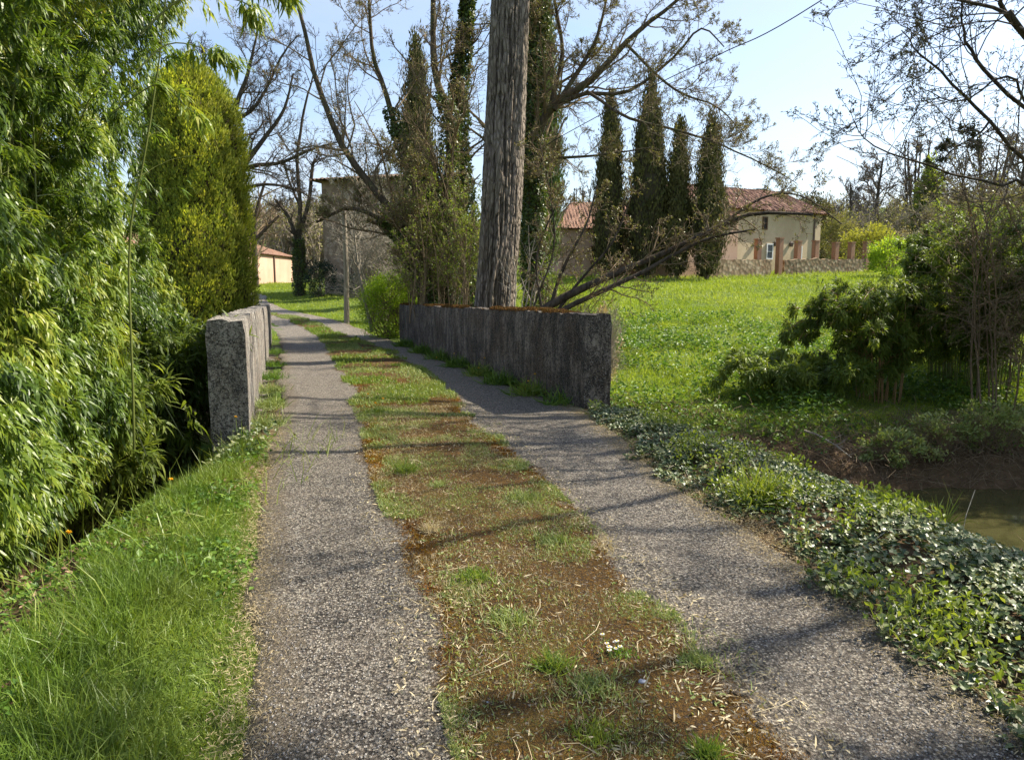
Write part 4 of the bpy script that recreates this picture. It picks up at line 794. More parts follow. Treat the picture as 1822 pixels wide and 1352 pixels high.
def curtain(a):                      # outer skin of drooping sprays facing the track, down to the ground
    n = 10500; y = R.uniform(3.3, 8.6, n); z = R.uniform(-.5, 5.2, n)**1.0; bulge = .35*np.sin(z*1.3+.4)+.35*(fbm(y*1.1, z*1.1, 81)-.45)*2+.25*sstep(2.5, 5, z)
    x = -3.3-.23*np.maximum(0, y-4.2)+bulge*1.15+.1+.5*sstep(1.8, 4.2, z)-.25*sstep(.6, -.6, z)-R.random(n)**2*.7
    keep = (fbm(y*1.5, z*1.5, 83) > .385); x, y, z = x[keep], y[keep], z[keep]; n = len(x)
    d = unit(np.stack([R.uniform(.2, 1, n), R.uniform(-.9, .3, n), R.uniform(-.7, .1, n)], 1)); vv = np.clip(vn(y*2, z*2, 85)*.85+R.random(n)*.25-.05, 0, 1)
    bamboo_leaves(a, np.stack([x, y, z], 1), d, 12, .12, .017, .4, .5, vv)
bamboo('bamboo_thicket', 'dense bright green bamboo thicket filling the left side beside the track', ls, .014,
    [dict(n=20, l=.15, t0=.1, up=-.03, w=.1, K=5, rmin=.003, a=(40, 80)), dict(n=3, l=.55, K=4, up=-.05, rmin=.002)], 36000, 8, .115, .016, M['bamboo'], M['culm'], None, curtain, holes=True)
# the single arching culm in front and overhanging top sprays
ls = [([PX(215, 480, 6.1)-[0, 0, 1.5], PX(232, 420, 6.1), PX(262, 280, 6.1), PX(285, 120, 6.1), PX(300, -20, 6.0)], .011, .005), ([PX(250, 60, 5.2), PX(330, -5, 5.3), PX(420, 0, 5.4), PX(452, 20, 5.4)], .008, .003),
      ([PX(240, 130, 5.4), PX(300, 80, 5.5), PX(370, 90, 5.6), PX(412, 112, 5.6)], .006, .003), ([PX(330, -60, 5), PX(440, -60, 5), PX(500, -20, 5.2), PX(510, 15, 5.2)], .007, .003), ([PX(200, 200, 5.8), PX(280, 150, 5.9), PX(330, 190, 5.9), PX(360, 210, 5.9)], .006, .003)]
bamboo('bamboo_culm', 'long thin bamboo stem arching out in front of the thicket towards the sky', ls, .011, [dict(n=10, l=.16, t0=.3, up=-.02, K=5, rmin=.002)], 170, 6, .13, .016, M['bamboo'], M['culm'], tmin=.3)
ls = []
for k in range(60):
    y0 = R.uniform(8.6, 15); x0 = -.45*y0-R.uniform(.6, 3.4); z0 = gz(x0, y0)-.1; h = R.uniform(1.6, 3.4); dx, dy = R.normal(size=2)*.4
    ls.append(([(x0, y0, z0), (x0+dx*.15, y0+dy*.15, z0+h*.5), (x0+dx, y0+dy, z0+h)], .014, .004))
bamboo('bamboo_thicket', 'darker lower bamboo behind the first thicket, left of the golden conifer', ls, .014, [dict(n=16, l=.2, t0=.05, up=-.03, K=5, rmin=.004), dict(n=3, l=.5, K=4, rmin=.003)], 6500, 7, .15, .022, M['bamboo_far'], M['culm'])
# dark bamboo on the stream bank, right
def bam2(label, c, h, wdt, n, ncl, lean, d_=0, cm='culm', sp=.5, t0=.4):
    c = np.array(c); ls = []
    for k in range(n):
        an = R.uniform(0, 6.28); r_ = R.random()**.5; p = c+np.array([math.cos(an)*sp*r_, math.sin(an)*sp*r_, -.1]); q = np.array([math.cos(an)*wdt*R.uniform(.3, 1)+lean, math.sin(an)*wdt*R.uniform(.2, .7), 0])
        ls.append(([p, p+q*.15+[0, 0, h*.45], p+q*.5+[0, 0, h*R.uniform(.75, .95)], p+q+[0, 0, h*R.uniform(.4, 1.0)]], .014, .005))
    return bamboo('bamboo', label, ls, .02, [dict(n=15, l=.26, t0=t0, up=-.04, w=.12, K=5, rmin=.005, a=(30, 70)), dict(n=3, l=.5, K=4, rmin=.004)], ncl, 7, .17, .028, M['bamboo_far'], M[cm], 'dark bamboo clumps by the stream', droop=.5)
bam2('bamboo clump with bare tan lower culms leaning left on the bank', G(1570, 15.6), 2.6, 1.65, 28, 4000, -.6, cm='culm_tan', sp=.45, t0=.2)
bam2('largest dark bamboo clump right of the tan culms', G(1735, 16.5), 3.6, 1.4, 56, 7500, .0, sp=.9, t0=.12)
bam2('low dark bamboo clump between the tan culms and the meadow', G(1440, 15.5), .95, 1.3, 34, 2600, -.3, sp=1.0, t0=.2)
bam2('tall bamboo clump at the right edge behind the brown thicket', G(1800, 18.5), 3.9, 1.8, 40, 5000, .0, sp=1.2, t0=.15)

c0 = (12.9, 14.2, gz(12.9, 14.2)); bam2('unseen tall bamboo clump added beyond the right edge to shade the bank', c0, 6.2, 1.7, 46, 6000, .0, sp=1.3, t0=.12)  # unseen clump, added for the shadow it casts on the stream bank
c0 = (-4.45, 8.4, gz(-4.45, 8.4)); bam2('low dark bamboo filling the gap between the thicket and the left bridge wall', c0, 2.1, .75, 40, 2600, .1, sp=.6, t0=.1)
c0 = (-4.3, 6.9, gz(-4.3, 6.9)); bam2('low dark bamboo under the right edge of the left thicket', c0, 1.7, .8, 36, 2200, .1, sp=.6, t0=.1)
# brown thorny thicket by the water and tree at right edge
gs = []
for k in range(75):
    x0 = R.uniform(8.9, 15); y0 = R.uniform(11.8, 15.5); z0 = gz(x0, y0)-.1; h = R.uniform(1.8, 6.2); dx = R.uniform(-1.9, .8)
    gs.append(([(x0, y0, z0), (x0+dx*.2, y0+R.uniform(-.3, .3), z0+h*.55), (x0+dx, y0-R.uniform(0, 1), z0+h)], .022, .007))
tree('thicket', 'dense brown leafless thicket at the right edge above the water', 'shrub', gs, [dict(n=15, l=.36, K=7, w=.2, up=-.02, rmin=.007), dict(n=7, l=.5, K=5, w=.22, up=-.05, rmin=.005), dict(n=3, l=.5, K=4, rmin=.004)], (M['twig_brown'], M['twig_brown']), (5000, .06, M['bud'], 'buds'), sides=(5, 4, 3, 3))
T0 = np.array([9.6, 9.8, gz(9.6, 9.8)])
ls = [([T0, T0+[-.1, -.1, 2], T0+[-.2, -.2, 4.2], T0+[.1, -.2, 8], T0+[.3, 0, 11.5]], .24, .08),
      ([T0+[-.15, -.15, 3.0], PX(1850, 300, 8.8), PX(1761, 216, 8.5), PX(1693, 151, 8.3), PX(1640, 92, 8.2), PX(1610, 56, 8.2)], .028, .005),
      ([T0+[-.1, -.1, 2.6], PX(1840, 348, 9), PX(1775, 334, 8.8), PX(1640, 299, 8.6), PX(1548, 260, 8.4), PX(1511, 213, 8.4)], .022, .004),
      ([T0+[-.2, -.2, 3.8], PX(1822, 180, 8.4), PX(1731, 77, 8.2), PX(1716, 30, 8.2), PX(1700, -40, 8.2)], .026, .006),
      ([PX(1761, 216, 8.5), PX(1740, 240, 8.4), PX(1695, 266, 8.3), PX(1670, 296, 8.3)], .014, .004),
      ([T0+[-.2, -.2, 4.4], PX(1830, 60, 8.2), PX(1780, -30, 8), PX(1700, -120, 8)], .035, .008), ([T0+[-.2, -.2, 4.0], PX(1860, 90, 7.5), PX(1780, 20, 7.4), PX(1690, 5, 7.3), PX(1650, 0, 7.3)], .03, .005),
      ([T0+[-.1, -.1, 3], PX(1880, 260, 8.4), PX(1800, 150, 8.1), PX(1720, 190, 7.9), PX(1640, 165, 7.9)], .02, .004),
      ([T0+[-.2, -.2, 5], T0+[-2.2, -1.5, 6.6], T0+[-4.6, -2.6, 7.8]], .09, .02), ([T0+[-.1, -.2, 6], T0+[-2.0, .5, 7.6], T0+[-3.6, 1, 8.8]], .08, .02), ([T0+[0, -.2, 7], T0+[-1.8, -2, 8.6], T0+[-3.6, -3.6, 9.6]], .08, .02), ([T0+[0, 0, 6], T0+[-3, .6, 8.6], T0+[-6.6, .9, 9.6]], .1, .04), ([T0+[0, 0, 7.2], T0+[-3, -.6, 9.4], T0+[-6.4, -.9, 10.2]], .1, .04), ([T0+[0, 0, 8], T0+[-3, 1.4, 10.6], T0+[-6, 2.3, 11.8]], .1, .035), ([T0+[0, 0, 8.6], T0+[-2.6, 2.6, 10.6], T0+[-5.6, 4, 11.8]], .09, .035), ([T0+[0, -.2, 3.4], T0+[.6, -2, 4.6], T0+[.2, -4.6, 5.6]], .08, .02)]
tree('tree', 'budding tree whose dark twigs hang into view at the upper right edge', 'tree', ls, [dict(n=13, l=.32, up=.01, w=.17, t0=.22, rr=.38, K=8, rmin=.005), dict(n=6, l=.42, up=.03, w=.2, K=6, rmin=.004), dict(n=5, l=.5, w=.2, K=4, rmin=.003)],
    (M['bark_dark'], M['twig_dark']), (16000, .026, M['bud_dark'], 'buds', 2), sides=(9, 5, 3, 3))
# trees out of the frame on the right bank whose shade dapples the track
for (x0, y0, hh, lb) in ((8.2, 4.0, 9, 'bare bankside tree right of the frame nearest the track'), (11.0, 7.0, 11, 'bare bankside tree right of the frame behind the nearest one'), (7.6, 1.2, 8.5, 'bare bankside tree right of the camera')):
    T1 = np.array([x0, y0, gz(x0, y0)]); ls = [([T1, T1+[0, .1, hh*.5], T1+[-.3, 0, hh]], .2, .06)]
    for k in range(6):
        an = R.uniform(2.2, 4.1); hb = hh*R.uniform(.35, .85); l_ = R.uniform(2.4, 4.2); ls.append(([T1+[0, 0, hb], T1+[math.cos(an)*l_*.5, math.sin(an)*l_*.4, hb+.7], T1+[math.cos(an)*l_, math.sin(an)*l_*.8, hb+1.3]], .1, .03))
    tree('tree', lb, 'tree', ls, [dict(n=7, l=.4, K=7, rr=.5), dict(n=5, l=.5, K=5, rmin=.008)], (M['bark_dark'], M['twig_dark']), (5000, .07, M['bud'], 'buds'))

# ------------------------------------------------------------------ ground cover
def zone(xr, yr, n, fn):
    x = R.uniform(*xr, n); y = R.uniform(*yr, n); z, la_, yy_, sd_, o_ = ground(x, y, True); k = fn(x, y, la_, yy_, sd_, o_, z); return np.stack([x[k], y[k], z[k]], 1), la_[k], o_[k]
def onbridge(yy): return (yy > 7.2) & (yy < 23.8)
def edges(yy): return roadpar(yy)
# left verge grass: long fine blades
a = Acc()
def fL(x, y, la_, yy_, sd_, o_, z):
    el, er, ml, mr = edges(yy_); e = -la_+el; return (la_ < 0) & (e > -.16+R.random(len(x))**2*.3) & (e < np.interp(y, [1.9, 2.5, 3, 5, 6.5], [2.2, 1.2, .92, .72, .42])+.6*(fbm(x*2, y*2, 51)-.42)) & (x > -4.2) & (R.random(len(x)) < .25+1.3*fbm(x*1.7, y*1.7, 50)) & (y < 6.5+.9*R.random(len(x))) & (y > 1.2)
P, la_, o_ = zone((-4.2, -.2), (1.2, 7.4), 230000, fL); el = roadpar(P[:, 1])[0]; e = -la_+el; hg = (.035+.13*sstep(0, .5, e))*(.15+1.8*fbm(P[:, 0]*2.3, P[:, 1]*2.3, 52)**1.2)
vv = np.clip(1.05-.95*sstep(-.05, .35, e)*(.1+1.5*fbm(P[:, 0]*3, P[:, 1]*3, 53))+R.normal(size=len(P))*.2, 0, 1); blades(a, P, hg, .0042, 1.5, vv)
stufftag(a.build('verge_grass', M['grass']))
# a few long stalks and seed heads
a = Acc(); n = 700; x = R.uniform(-3.3, -1.6, n); y = R.uniform(1.8, 7.2, n); P = gpt(x, y); blades(a, P, .34, .006, 1.4, R.uniform(.5, 1, n))
n = 1500; x = R.uniform(-3, -.9, n); y = R.uniform(1.8, 7, n); P = gpt(x, y, .01); la_, yy_ = lateral(x, y); k = (la_ < roadpar(yy_)[0]-.02); stamp(a, LANCE[0], LANCE[1], P[k], unit(rdir(k.sum())*[1, 1, .25]), rdir(k.sum(), 2), .005, .11, .11, var=R.uniform(.9, 1, k.sum()))
stufftag(a.build('long_grass_stalks', M['grass']))
a = Acc(); P, la_, o_ = zone((-4.0, -.4), (1.4, 7.4), 26000, lambda x, y, la_, yy_, sd_, o_, z: (la_ < roadpar(yy_)[0]-.02) & (fbm(x*2.1, y*2.1, 54)+.12*sstep(.7, 1.2, -la_+roadpar(yy_)[0]) > .5) & (o_ < .9)); n = len(P); lf = R.random(n)*.07
stamp(a, LEAF[0], LEAF[1], P+np.stack([0*lf, 0*lf, lf+.01], 1), unit(rdir(n)*[1, 1, .5]), rdir(n, 1.5), R.uniform(.012, .03, n), R.uniform(.02, .055, n)); P, la_, o_ = zone((.6, 1.9), (4.5, 8.9), 9000, lambda x, y, la_, yy_, sd_, o_, z: (la_ > roadpar(yy_)[1]-.04) & (la_ < roadpar(yy_)[1]+.45) & (fbm(x*5, y*5, 56) > .4)); n = len(P); lf = R.random(n)*.03
stamp(a, LEAF[0], LEAF[1], P+np.stack([0*lf, 0*lf, lf+.01], 1), unit(rdir(n)*[1, 1, .5]), rdir(n, 1.5), R.uniform(.01, .02, n), R.uniform(.015, .035, n)); blades(a, P[::3], .04, .004, 1.)
stufftag(a.build('verge_broadleaf_weeds', M['nettle']))
# straw fringe where the grass meets the asphalt, both sides
a = Acc(); n = 30000; y = R.uniform(1.5, 9, n); side = R.random(n) < .33
i = np.searchsorted(CP[:, 1], y); i = np.clip(i, 1, len(CP)-1); f = (y-CP[i-1, 1])/(CP[i, 1]-CP[i-1, 1]); c0 = CP[i-1]*(1-f[:, None])+CP[i]*f[:, None]; el, er, ml, mr = roadpar(y)
off = np.where(side, el-R.normal(size=n)*.06-.02, er+R.normal(size=n)*.13+.03); p = c0+CNn[i]*off[:, None]; P = np.stack([p[:, 0], p[:, 1], np.maximum(ground(p[:, 0], p[:, 1]), zroad(p[:, 1])+.008)+.004], 1)
stamp(a, LANCE[0], LANCE[1], P, unit(rdir(n)*[1, 1, .35]), rdir(n, 1.5), R.uniform(.0012, .004, n), R.uniform(.01, .04, n), .02, var=R.random(n)**1.5*.6); stufftag(a.build('dry_straw_litter', M['dry']))
# leaf litter on the left bank, on the right bank and in the ivy
a = Acc()
P, _, _ = zone((-6, 6), (1.5, 13), 110000, lambda x, y, la_, yy_, sd_, o_, z: (((x < 0) & (o_ > -.35) & (y < 7.3)) | ((x > .8) & (o_ > -.2))) & (R.random(len(x)) < fbm(x*1.4, y*1.4, 55)*1.3))
n = len(P); stamp(a, LEAF[0], LEAF[1], P+[0, 0, .015], unit(rdir(n)*[1, 1, .4]), rdir(n, 1.2), R.uniform(.015, .035, n), R.uniform(.03, .07, n)); stufftag(a.build('leaf_litter', M['litter']))
# ivy carpet on the right verge
a = Acc()
def fI(x, y, la_, yy_, sd_, o_, z):
    e = la_-edges(yy_)[1]; return (la_ > 0) & (e > -.08+.7*(fbm(x*2.5, y*2.5, 57)-.35)) & (o_ < 1.2) & (y < 8.7) & (y > 1) & (R.random(len(x)) < np.clip(fbm(x*2.6, y*2.6, 58)*3.2-.6, .06, 1))
P, la_, o_ = zone((.9, 6), (1, 8.8), 125000, fI); n = len(P); lift = R.random(n)**1.5*(.03+.13*fbm(P[:, 0]*2.5, P[:, 1]*2.5, 59))
nrm = unit(rdir(n)*.55+np.array([.15, -.1, 1])); yd = np.cross(nrm, rdir(n)); szv = R.uniform(.014, .046, n)
stamp(a, IVY[0], IVY[1], P+np.stack([0*lift, 0*lift, lift+.015], 1), yd, nrm, szv, szv*1.05, szv*1.6); stufftag(a.build('ivy_carpet', M['ivy']))
m = 260; q = P[R.integers(0, n, m)]+[0, 0, .05]; d_ = unit(rdir(m)*[1, 1, .3]); L_ = R.uniform(.1, .35, m)[:, None]; a = Acc(); tubes(a, np.stack([q, q+d_*L_*.5+rdir(m)*.03, q+d_*L_], 1), np.full((m, 3), .0022), 4); stufftag(a.build('ivy_stems_and_twigs', M['twig_pale']))
a = Acc(); k = (R.random(n) < .5) & (fbm(P[:, 0]*1.8, P[:, 1]*1.8, 93) > .5); P2 = P[k]+[0, 0, .08]; m = len(P2); blades(a, P2[::3], .1, .005, 1.2); stamp(a, LEAF[0], LEAF[1], P2+rdir(m)*.04+[0, 0, .06], rdir(m, .4), rdir(m, 1), .02, .04, .04); stufftag(a.build('verge_weeds', M['spring_leaf']))
# meadow: blades and broad leafed weeds, density thinning with distance
def meadow(nm, xr, yr, n, h, wdt, mt, fn, simple=False, up=1.4):
    a = Acc(); t_ = R.random(n); y = yr[0]*(yr[1]/yr[0])**t_; kx = R.uniform(xr[0], xr[1], n); x = kx*y; z, la_, yy_, sd_, o_ = ground(x, y, True); k = fn(x, y, la_, yy_, sd_, o_, z)
    x, y, z = x[k], y[k], z[k]; sc = (y/15)**.75; P = np.stack([x, y, z], 1); lum = .15+1.8*fbm(x*.9, y*.9, 60)**1.3; vv = np.clip(fbm(x*.25, y*.25, 62)*.9+R.normal(size=len(x))*.18+.05, 0, 1)
    blades(a, P, h*sc*lum, wdt*sc, up, vv, simple); return stufftag(a.build(nm, mt))
offroad = lambda la_, yy_, m=.05: (la_ < edges(yy_)[0]-m) | (la_ > edges(yy_)[1]+m)
fM = lambda x, y, la_, yy_, sd_, o_, z: offroad(la_, yy_) & (z > -1.3+.3*R.random(len(x))) & (sd_ > 2.1) & ((o_ > .05) | ~onbridge(yy_)) & (R.random(len(x)) < .5+fbm(x*.8, y*.8, 64))
meadow('meadow_grass', (-.02, .72), (12, 72), 210000, .13, .013, M['meadow_grass'], fM)
meadow('lawn_grass', (-.48, -.02), (20, 85), 120000, .075, .011, M['meadow_grass'], fM)
meadow('bank_grass', (-.75, -.1), (7.5, 20), 30000, .2, .012, M['grass'], lambda x, y, la_, yy_, sd_, o_, z: (o_ > .05) & (sd_ > 1.5))
# nettles and weeds on the far bank and meadow
a = Acc()
P, _, _ = zone((-.5, 13), (11.5, 30), 90000, lambda x, y, la_, yy_, sd_, o_, z: (o_ > .3) & (sd_ > 2.0+R.random(len(x))) & (x < .72*y) & (R.random(len(x)) < np.clip((fbm(x*.9, y*.9, 65)-.36)*3.2, 0, 1)*np.clip(1.5-(y-12)/14, .12, 1)))
n = len(P); lf = R.random(n)*.32*(.5+fbm(P[:, 0]*.9, P[:, 1]*.9, 65)); sc = .75+P[:, 1]*.03
stamp(a, LEAF[0], LEAF[1], P+np.stack([0*lf, 0*lf, lf], 1), unit(rdir(n)*[1, 1, .5]), rdir(n, 1.4), .045*sc, .085*sc, .085*sc); stufftag(a.build('nettle_patch', M['nettle']))
# dry vines and dead grass on the stream bank
a = Acc(); P, _, _ = zone((0, 13), (8.5, 15), 9000, lambda x, y, la_, yy_, sd_, o_, z: (sd_ > 1.3) & (sd_ < 3.6) & (z > WATER) & (o_ > .3) & (y > 8.5)); n = len(P)
m = min(n, 2600); d_ = unit(rdir(m)*[1, 1, .35]+np.array([0, 0, .15])); L_ = R.uniform(.15, .7, m)[:, None]; Pv = P[:m]
tubes(a, np.stack([Pv, Pv+d_*L_*.35+[0, 0, .06], Pv+d_*L_*.7+rdir(m)*.06+[0, 0, .05], Pv+d_*L_+[0, 0, -.05]], 1), np.full((m, 4), .004), 3)
blades(a, P[:1500], .3, .009, .5); stufftag(a.build('dry_bank_brush', M['dry'] if False else M['twig_brown']))
for (u_, d_, rr_, lb) in ((1600, 11.9, (.5, .3, .3), 'olive weedy clump hanging over the water edge, left one'), (1690, 12.1, (.7, .35, .38), 'yellowish weedy clump hanging over the water in the middle'), (1780, 12.2, (.7, .4, .45), 'leafy clump over the water at the right edge')):
    b = G(u_, d_); shrub('bank_shrub', lb, b, rr_, 1500, .07, M['dull_weed'], 26, M['twig_brown'], 'weedy clumps over the water', stems_r=.007)
# one dead branch on the bank
a = Acc(); p0 = np.array(G(1440, 12.6, .12)); p1 = np.array(G(1530, 11.7, .1)); g = grow([([p0, (p0+p1)/2+[0, 0, .05], p1], .022, .01)], [dict(n=6, l=.3, K=4, rmin=.004)])
[tubes(a, q, r_, 5) for q, r_ in g]; tag(a.build('dead_branch', M['twig_pale']), 'grey dead branch lying on the brown bank above the water', 'branch')

# mossy middle strip: moss pile, weeds, straw, tufts and flowers
def strip(n, y0, y1, pad=.0):
    y = y0*(y1/y0)**R.random(n); i = np.clip(np.searchsorted(CP[:, 1], y), 1, len(CP)-1); f = (y-CP[i-1, 1])/(CP[i, 1]-CP[i-1, 1]); c0 = CP[i-1]*(1-f[:, None])+CP[i]*f[:, None]
    _, _, ml, mr = roadpar(y); q = R.random(n); off = ml-pad+(mr-ml+2*pad)*q; p = c0+CNn[i]*off[:, None]
    e = np.minimum(off-ml, mr-off)+(fbm(p[:, 0]*2.2, p[:, 1]*1.1, 41)-.47)*.5
    return p[:, 0], p[:, 1], e, off
x, y, e, _ = strip(190000, 1.9, 12); k = e > .03+.12*R.random(len(e)); x, y = x[k], y[k]; n = len(x); a = Acc()
vv = np.clip(fbm(x*5, y*5, 67)*1.3-.15+R.normal(size=n)*.22, 0, 1); P = np.stack([x, y, zroad(y)+.018], 1)
blades(a, P, .015*(y/3)**.5, .0042*(y/3)**.6, .9, vv, True); stufftag(a.build('moss', M['moss_tuft']))
def cover(nm, n, y0, y1, thr, h, wdt, mt, s1=1.6, seed=70, up=.9, pad=0.):
    x, y, e, _ = strip(n, y0, y1, pad); k = (e > .0) & (fbm(x*s1, y*s1*.8, seed)+R.normal(size=len(x))*.035 > thr+.11*sstep(.3, .05, e)*(y < 9)); x, y = x[k], y[k]; a = Acc(); P = np.stack([x, y, zroad(y)+.02], 1); sc = (np.maximum(y, 2.5)/4)**.5
    blades(a, P, h*sc, wdt*sc, up, np.clip(R.random(len(x)), 0, 1)); stufftag(a.build(nm, mt))
cover('strip_weeds', 170000, 1.9, 9, .512, .028, .004, M['dull_weed'], 3.1)
cover('strip_weeds', 60000, 3, 12, .6, .035, .005, M['dull_weed'], 1.5, 78)
cover('strip_grass', 60000, 8, 34, .49, .032, .007, M['dull_weed'], 1.1, 74)
cover('strip_green_grass', 36000, 9, 30, .56, .045, .007, M['grass'], 1.3, 75)
cover('strip_straw', 90000, 1.9, 9, .505, .035, .002, M['dry'], 3.3, 72, .2)
a = Acc(); x, y, e, _ = strip(7000, 1.9, 9, .15); n = len(x); P = np.stack([x, y, zroad(y)+.03], 1)
stamp(a, LANCE[0], LANCE[1], P, unit(rdir(n)*[1, 1, .3]), rdir(n, 1.5), R.uniform(.002, .009, n), R.uniform(.012, .06, n)*R.uniform(.5, 1, n), .02)
m = 160; x, y, e, _ = strip(m, 2, 8); P = np.stack([x, y, zroad(y)+.03], 1); d_ = unit(rdir(m)*[1, 1, .15]); L_ = R.uniform(.05, .2, m)[:, None]; sdv = unit(np.cross(d_, [0, 0, 1.]))
tubes(a, np.stack([P, P+d_*L_*.5+sdv*L_*.12+[0, 0, .012], P+d_*L_], 1), np.full((m, 3), .0014), 3); stufftag(a.build('straw_and_husks', M['dry']))
a = Acc(); x, y, e, _ = strip(7000, 1.9, 9, .05); k = (fbm(x*3, y*2.6, 73) > .47) & (e > .12+.1*R.random(len(x))); x, y = x[k], y[k]; n = len(x); P = np.stack([x, y, zroad(y)+.025], 1)     # small rosettes
for q in range(5):
    stamp(a, LEAF[0], LEAF[1], P+R.normal(size=P.shape)*[.006, .006, .002], unit(rdir(n)*[1, 1, .3]), rdir(n, 2), .012, .022, .02)
stufftag(a.build('strip_rosettes', M['dull_weed']))
# loose chippings on the track
a = Acc(); n = 22000; y = 1.9*(9/1.9)**R.random(n); i = np.clip(np.searchsorted(CP[:, 1], y), 1, len(CP)-1); el, er, ml, mr = roadpar(y); off = R.uniform(el, er); f = (y-CP[i-1, 1])/(CP[i, 1]-CP[i-1, 1]); p = CP[i-1]*(1-f[:, None])+CP[i]*f[:, None]+CNn[i]*off[:, None]
OCT = ([[.5, 0, 0], [-.5, .1, 0], [0, .5, .1], [.1, -.5, 0], [0, 0, .45], [0, 0, -.3]], [[0, 2, 4], [2, 1, 4], [1, 3, 4], [3, 0, 4]])
szs = R.uniform(.005, .011, n); stamp(a, OCT[0], OCT[1], np.stack([p[:, 0], p[:, 1], zroad(p[:, 1])+.006], 1), unit(rdir(n)*[1, 1, .2]), rdir(n, 3), szs)
M['chips'] = leafmat('stone_chip', [(.07, .065, .06), (.2, .185, .17), (.42, .39, .35)], 0.0001, .8, .2, None, (1, 1, 1)); stufftag(a.build('loose_chippings', M['chips']))

# single plants on the track and along the wall
def on_road(u, v):
    z = 0
    for k in range(4):
        xc = (u-911)/FPX; yc = (676-v)/FPX; yy_ = math.cos(PITCH)+yc*math.sin(PITCH); zz = -math.sin(PITCH)+yc*math.cos(PITCH); t_ = (z-EYE)/zz; p = (xc*t_, yy_*t_); z = float(zroad(p[1]))+.025
    return np.array([p[0], p[1], z])
def tuft(label, u, v, n, h, rad, mt='grass', wdt=.004, group='grass tufts in the mossy strip', dz=0, name='grass_tuft', pos=None, up=.9):
    c = on_road(u, v) if pos is None else np.array(pos, float); a = Acc(); q = np.clip(R.normal(size=(n, 3)), -2.3, 2.3)*[rad*.38, rad*.38, 0]; blades(a, q+[0, 0, dz], h, wdt, up)
    o = a.build(name, M[mt]); o.location = tuple(c); return tag(o, label, 'grass', group)
tuft('bright green grass tuft beside the daisies, nearest large tuft in the strip', 985, 1190, 260, .1, .07)
tuft('small grass tuft at the very bottom edge of the picture', 1258, 1345, 260, .07, .06)
tuft('wide leafy green tuft in the middle of the strip', 845, 1030, 420, .055, .12, wdt=.006)
tuft('spiky tuft on the left edge of the strip beside the left wheel track', 722, 840, 260, .13, .13)
tuft('dry straw rosette lying on dark moss', 765, 945, 150, .09, .06, 'dry', .003, up=.3)
tuft('grey green tuft with straw near the right wheel track', 930, 890, 360, .1, .15, 'dull_weed', .005)
tuft('broad soft green tuft near the right wheel track', 985, 965, 420, .06, .15, 'dull_weed', .005)
tuft('feathery pale tuft left of the daisies', 905, 1105, 420, .06, .14, 'dull_weed', .005)
tuft('feathery pale tuft right of the daisies', 1050, 1225, 360, .06, .12, 'dull_weed', .005)
tuft('thin green tuft at the right edge of the strip in the foreground', 1240, 1175, 260, .05, .1, 'dull_weed', .004)
tuft('yellowish mossy tuft near the bottom of the strip', 1060, 1310, 300, .05, .12, 'spring_leaf', .004)
tuft('small green tuft on the far middle of the strip', 780, 865, 260, .05, .1, 'dull_weed', .005)
tuft('green tuft under the yellow flowers on the strip', 668, 735, 400, .1, .16)
P_ = []
for (u_, v_, r_, n_) in ((905, 1115, .22, 1500), (850, 1050, .17, 900), (1050, 1215, .16, 900), (950, 895, .2, 900), (1000, 965, .18, 900), (880, 1200, .16, 700), (1030, 1290, .2, 900), (1235, 1165, .16, 600), (760, 830, .2, 600), (840, 770, .25, 600), (700, 745, .25, 600), (940, 1060, .16, 600), (900, 1240, .16, 500), (800, 900, .14, 300), (1130, 1110, .12, 300)):
    c_ = on_road(u_, v_); q = R.normal(size=(n_, 3))*[r_*.62, r_*.85, 0]; k_ = fbm(q[:, 0]*9+u_, q[:, 1]*9, 96)+R.normal(size=n_)*.05 > .45; P_.append(c_+q[k_])
P_ = np.concatenate(P_); a = Acc(); k_ = R.random(len(P_)) < .62; blades(a, P_[k_], .045, .0042, .7); stufftag(a.build('matted_weeds', M['dull_weed'])); a = Acc(); blades(a, P_[~k_], .055, .0026, .25); stufftag(a.build('matted_straw', M['dry']))
gp = 'tall grass clumps in the ivy'
def at_ground(u, d_, dz=0): x = (u-911)/FPX*d_; return (x, d_, gz(x, d_)+dz)
tuft('large bright grass clump growing at the edge of the ivy', 0, 0, 260, .28, .2, 'spring_leaf', .009, gp, pos=at_ground(1368, 4.95, .02), up=.7)
tuft('thin grass clump standing up against the water', 0, 0, 60, .26, .05, 'spring_leaf', .008, gp, pos=at_ground(1705, 4.7, .05), up=1.5)
def flower(kind, label, pos, h, group, lean=(0, 0)):
    pos = np.array(pos, float); t = thing(kind, label, 'flower', tuple(pos), group); top = np.array([lean[0], lean[1], h])
    a = Acc(); tubes(a, poly([(0, 0, 0), top*.5+[.006, 0, .01], top], 5)[None], np.full((1, 5), .0022), 5); a.build('stem', M['stem'], t)
    a = Acc(); n = 60 if kind == 'dandelion' else 18; an = R.uniform(0, 6.28, n) if kind == 'dandelion' else np.arange(n)*6.283/n; el = R.uniform(.1, 1.2, n) if kind == 'dandelion' else np.full(n, .15)
    d_ = np.stack([np.cos(an)*np.cos(el), np.sin(an)*np.cos(el), np.sin(el)], 1); r_ = .02 if kind == 'dandelion' else .011
    stamp(a, LEAF[0], LEAF[1], np.tile(top, (n, 1)), d_, np.tile([0, 0, 1.], (n, 1))+d_*.1, r_*.35, r_, r_); a.build('petals', M['yellow' if kind == 'dandelion' else 'white'], t)
    if kind == 'daisy': a = Acc(); a.box(tuple(top+[0, 0, .002]), (.006, .006, .004)); a.build('eye', M['yellow'], t)
    return t
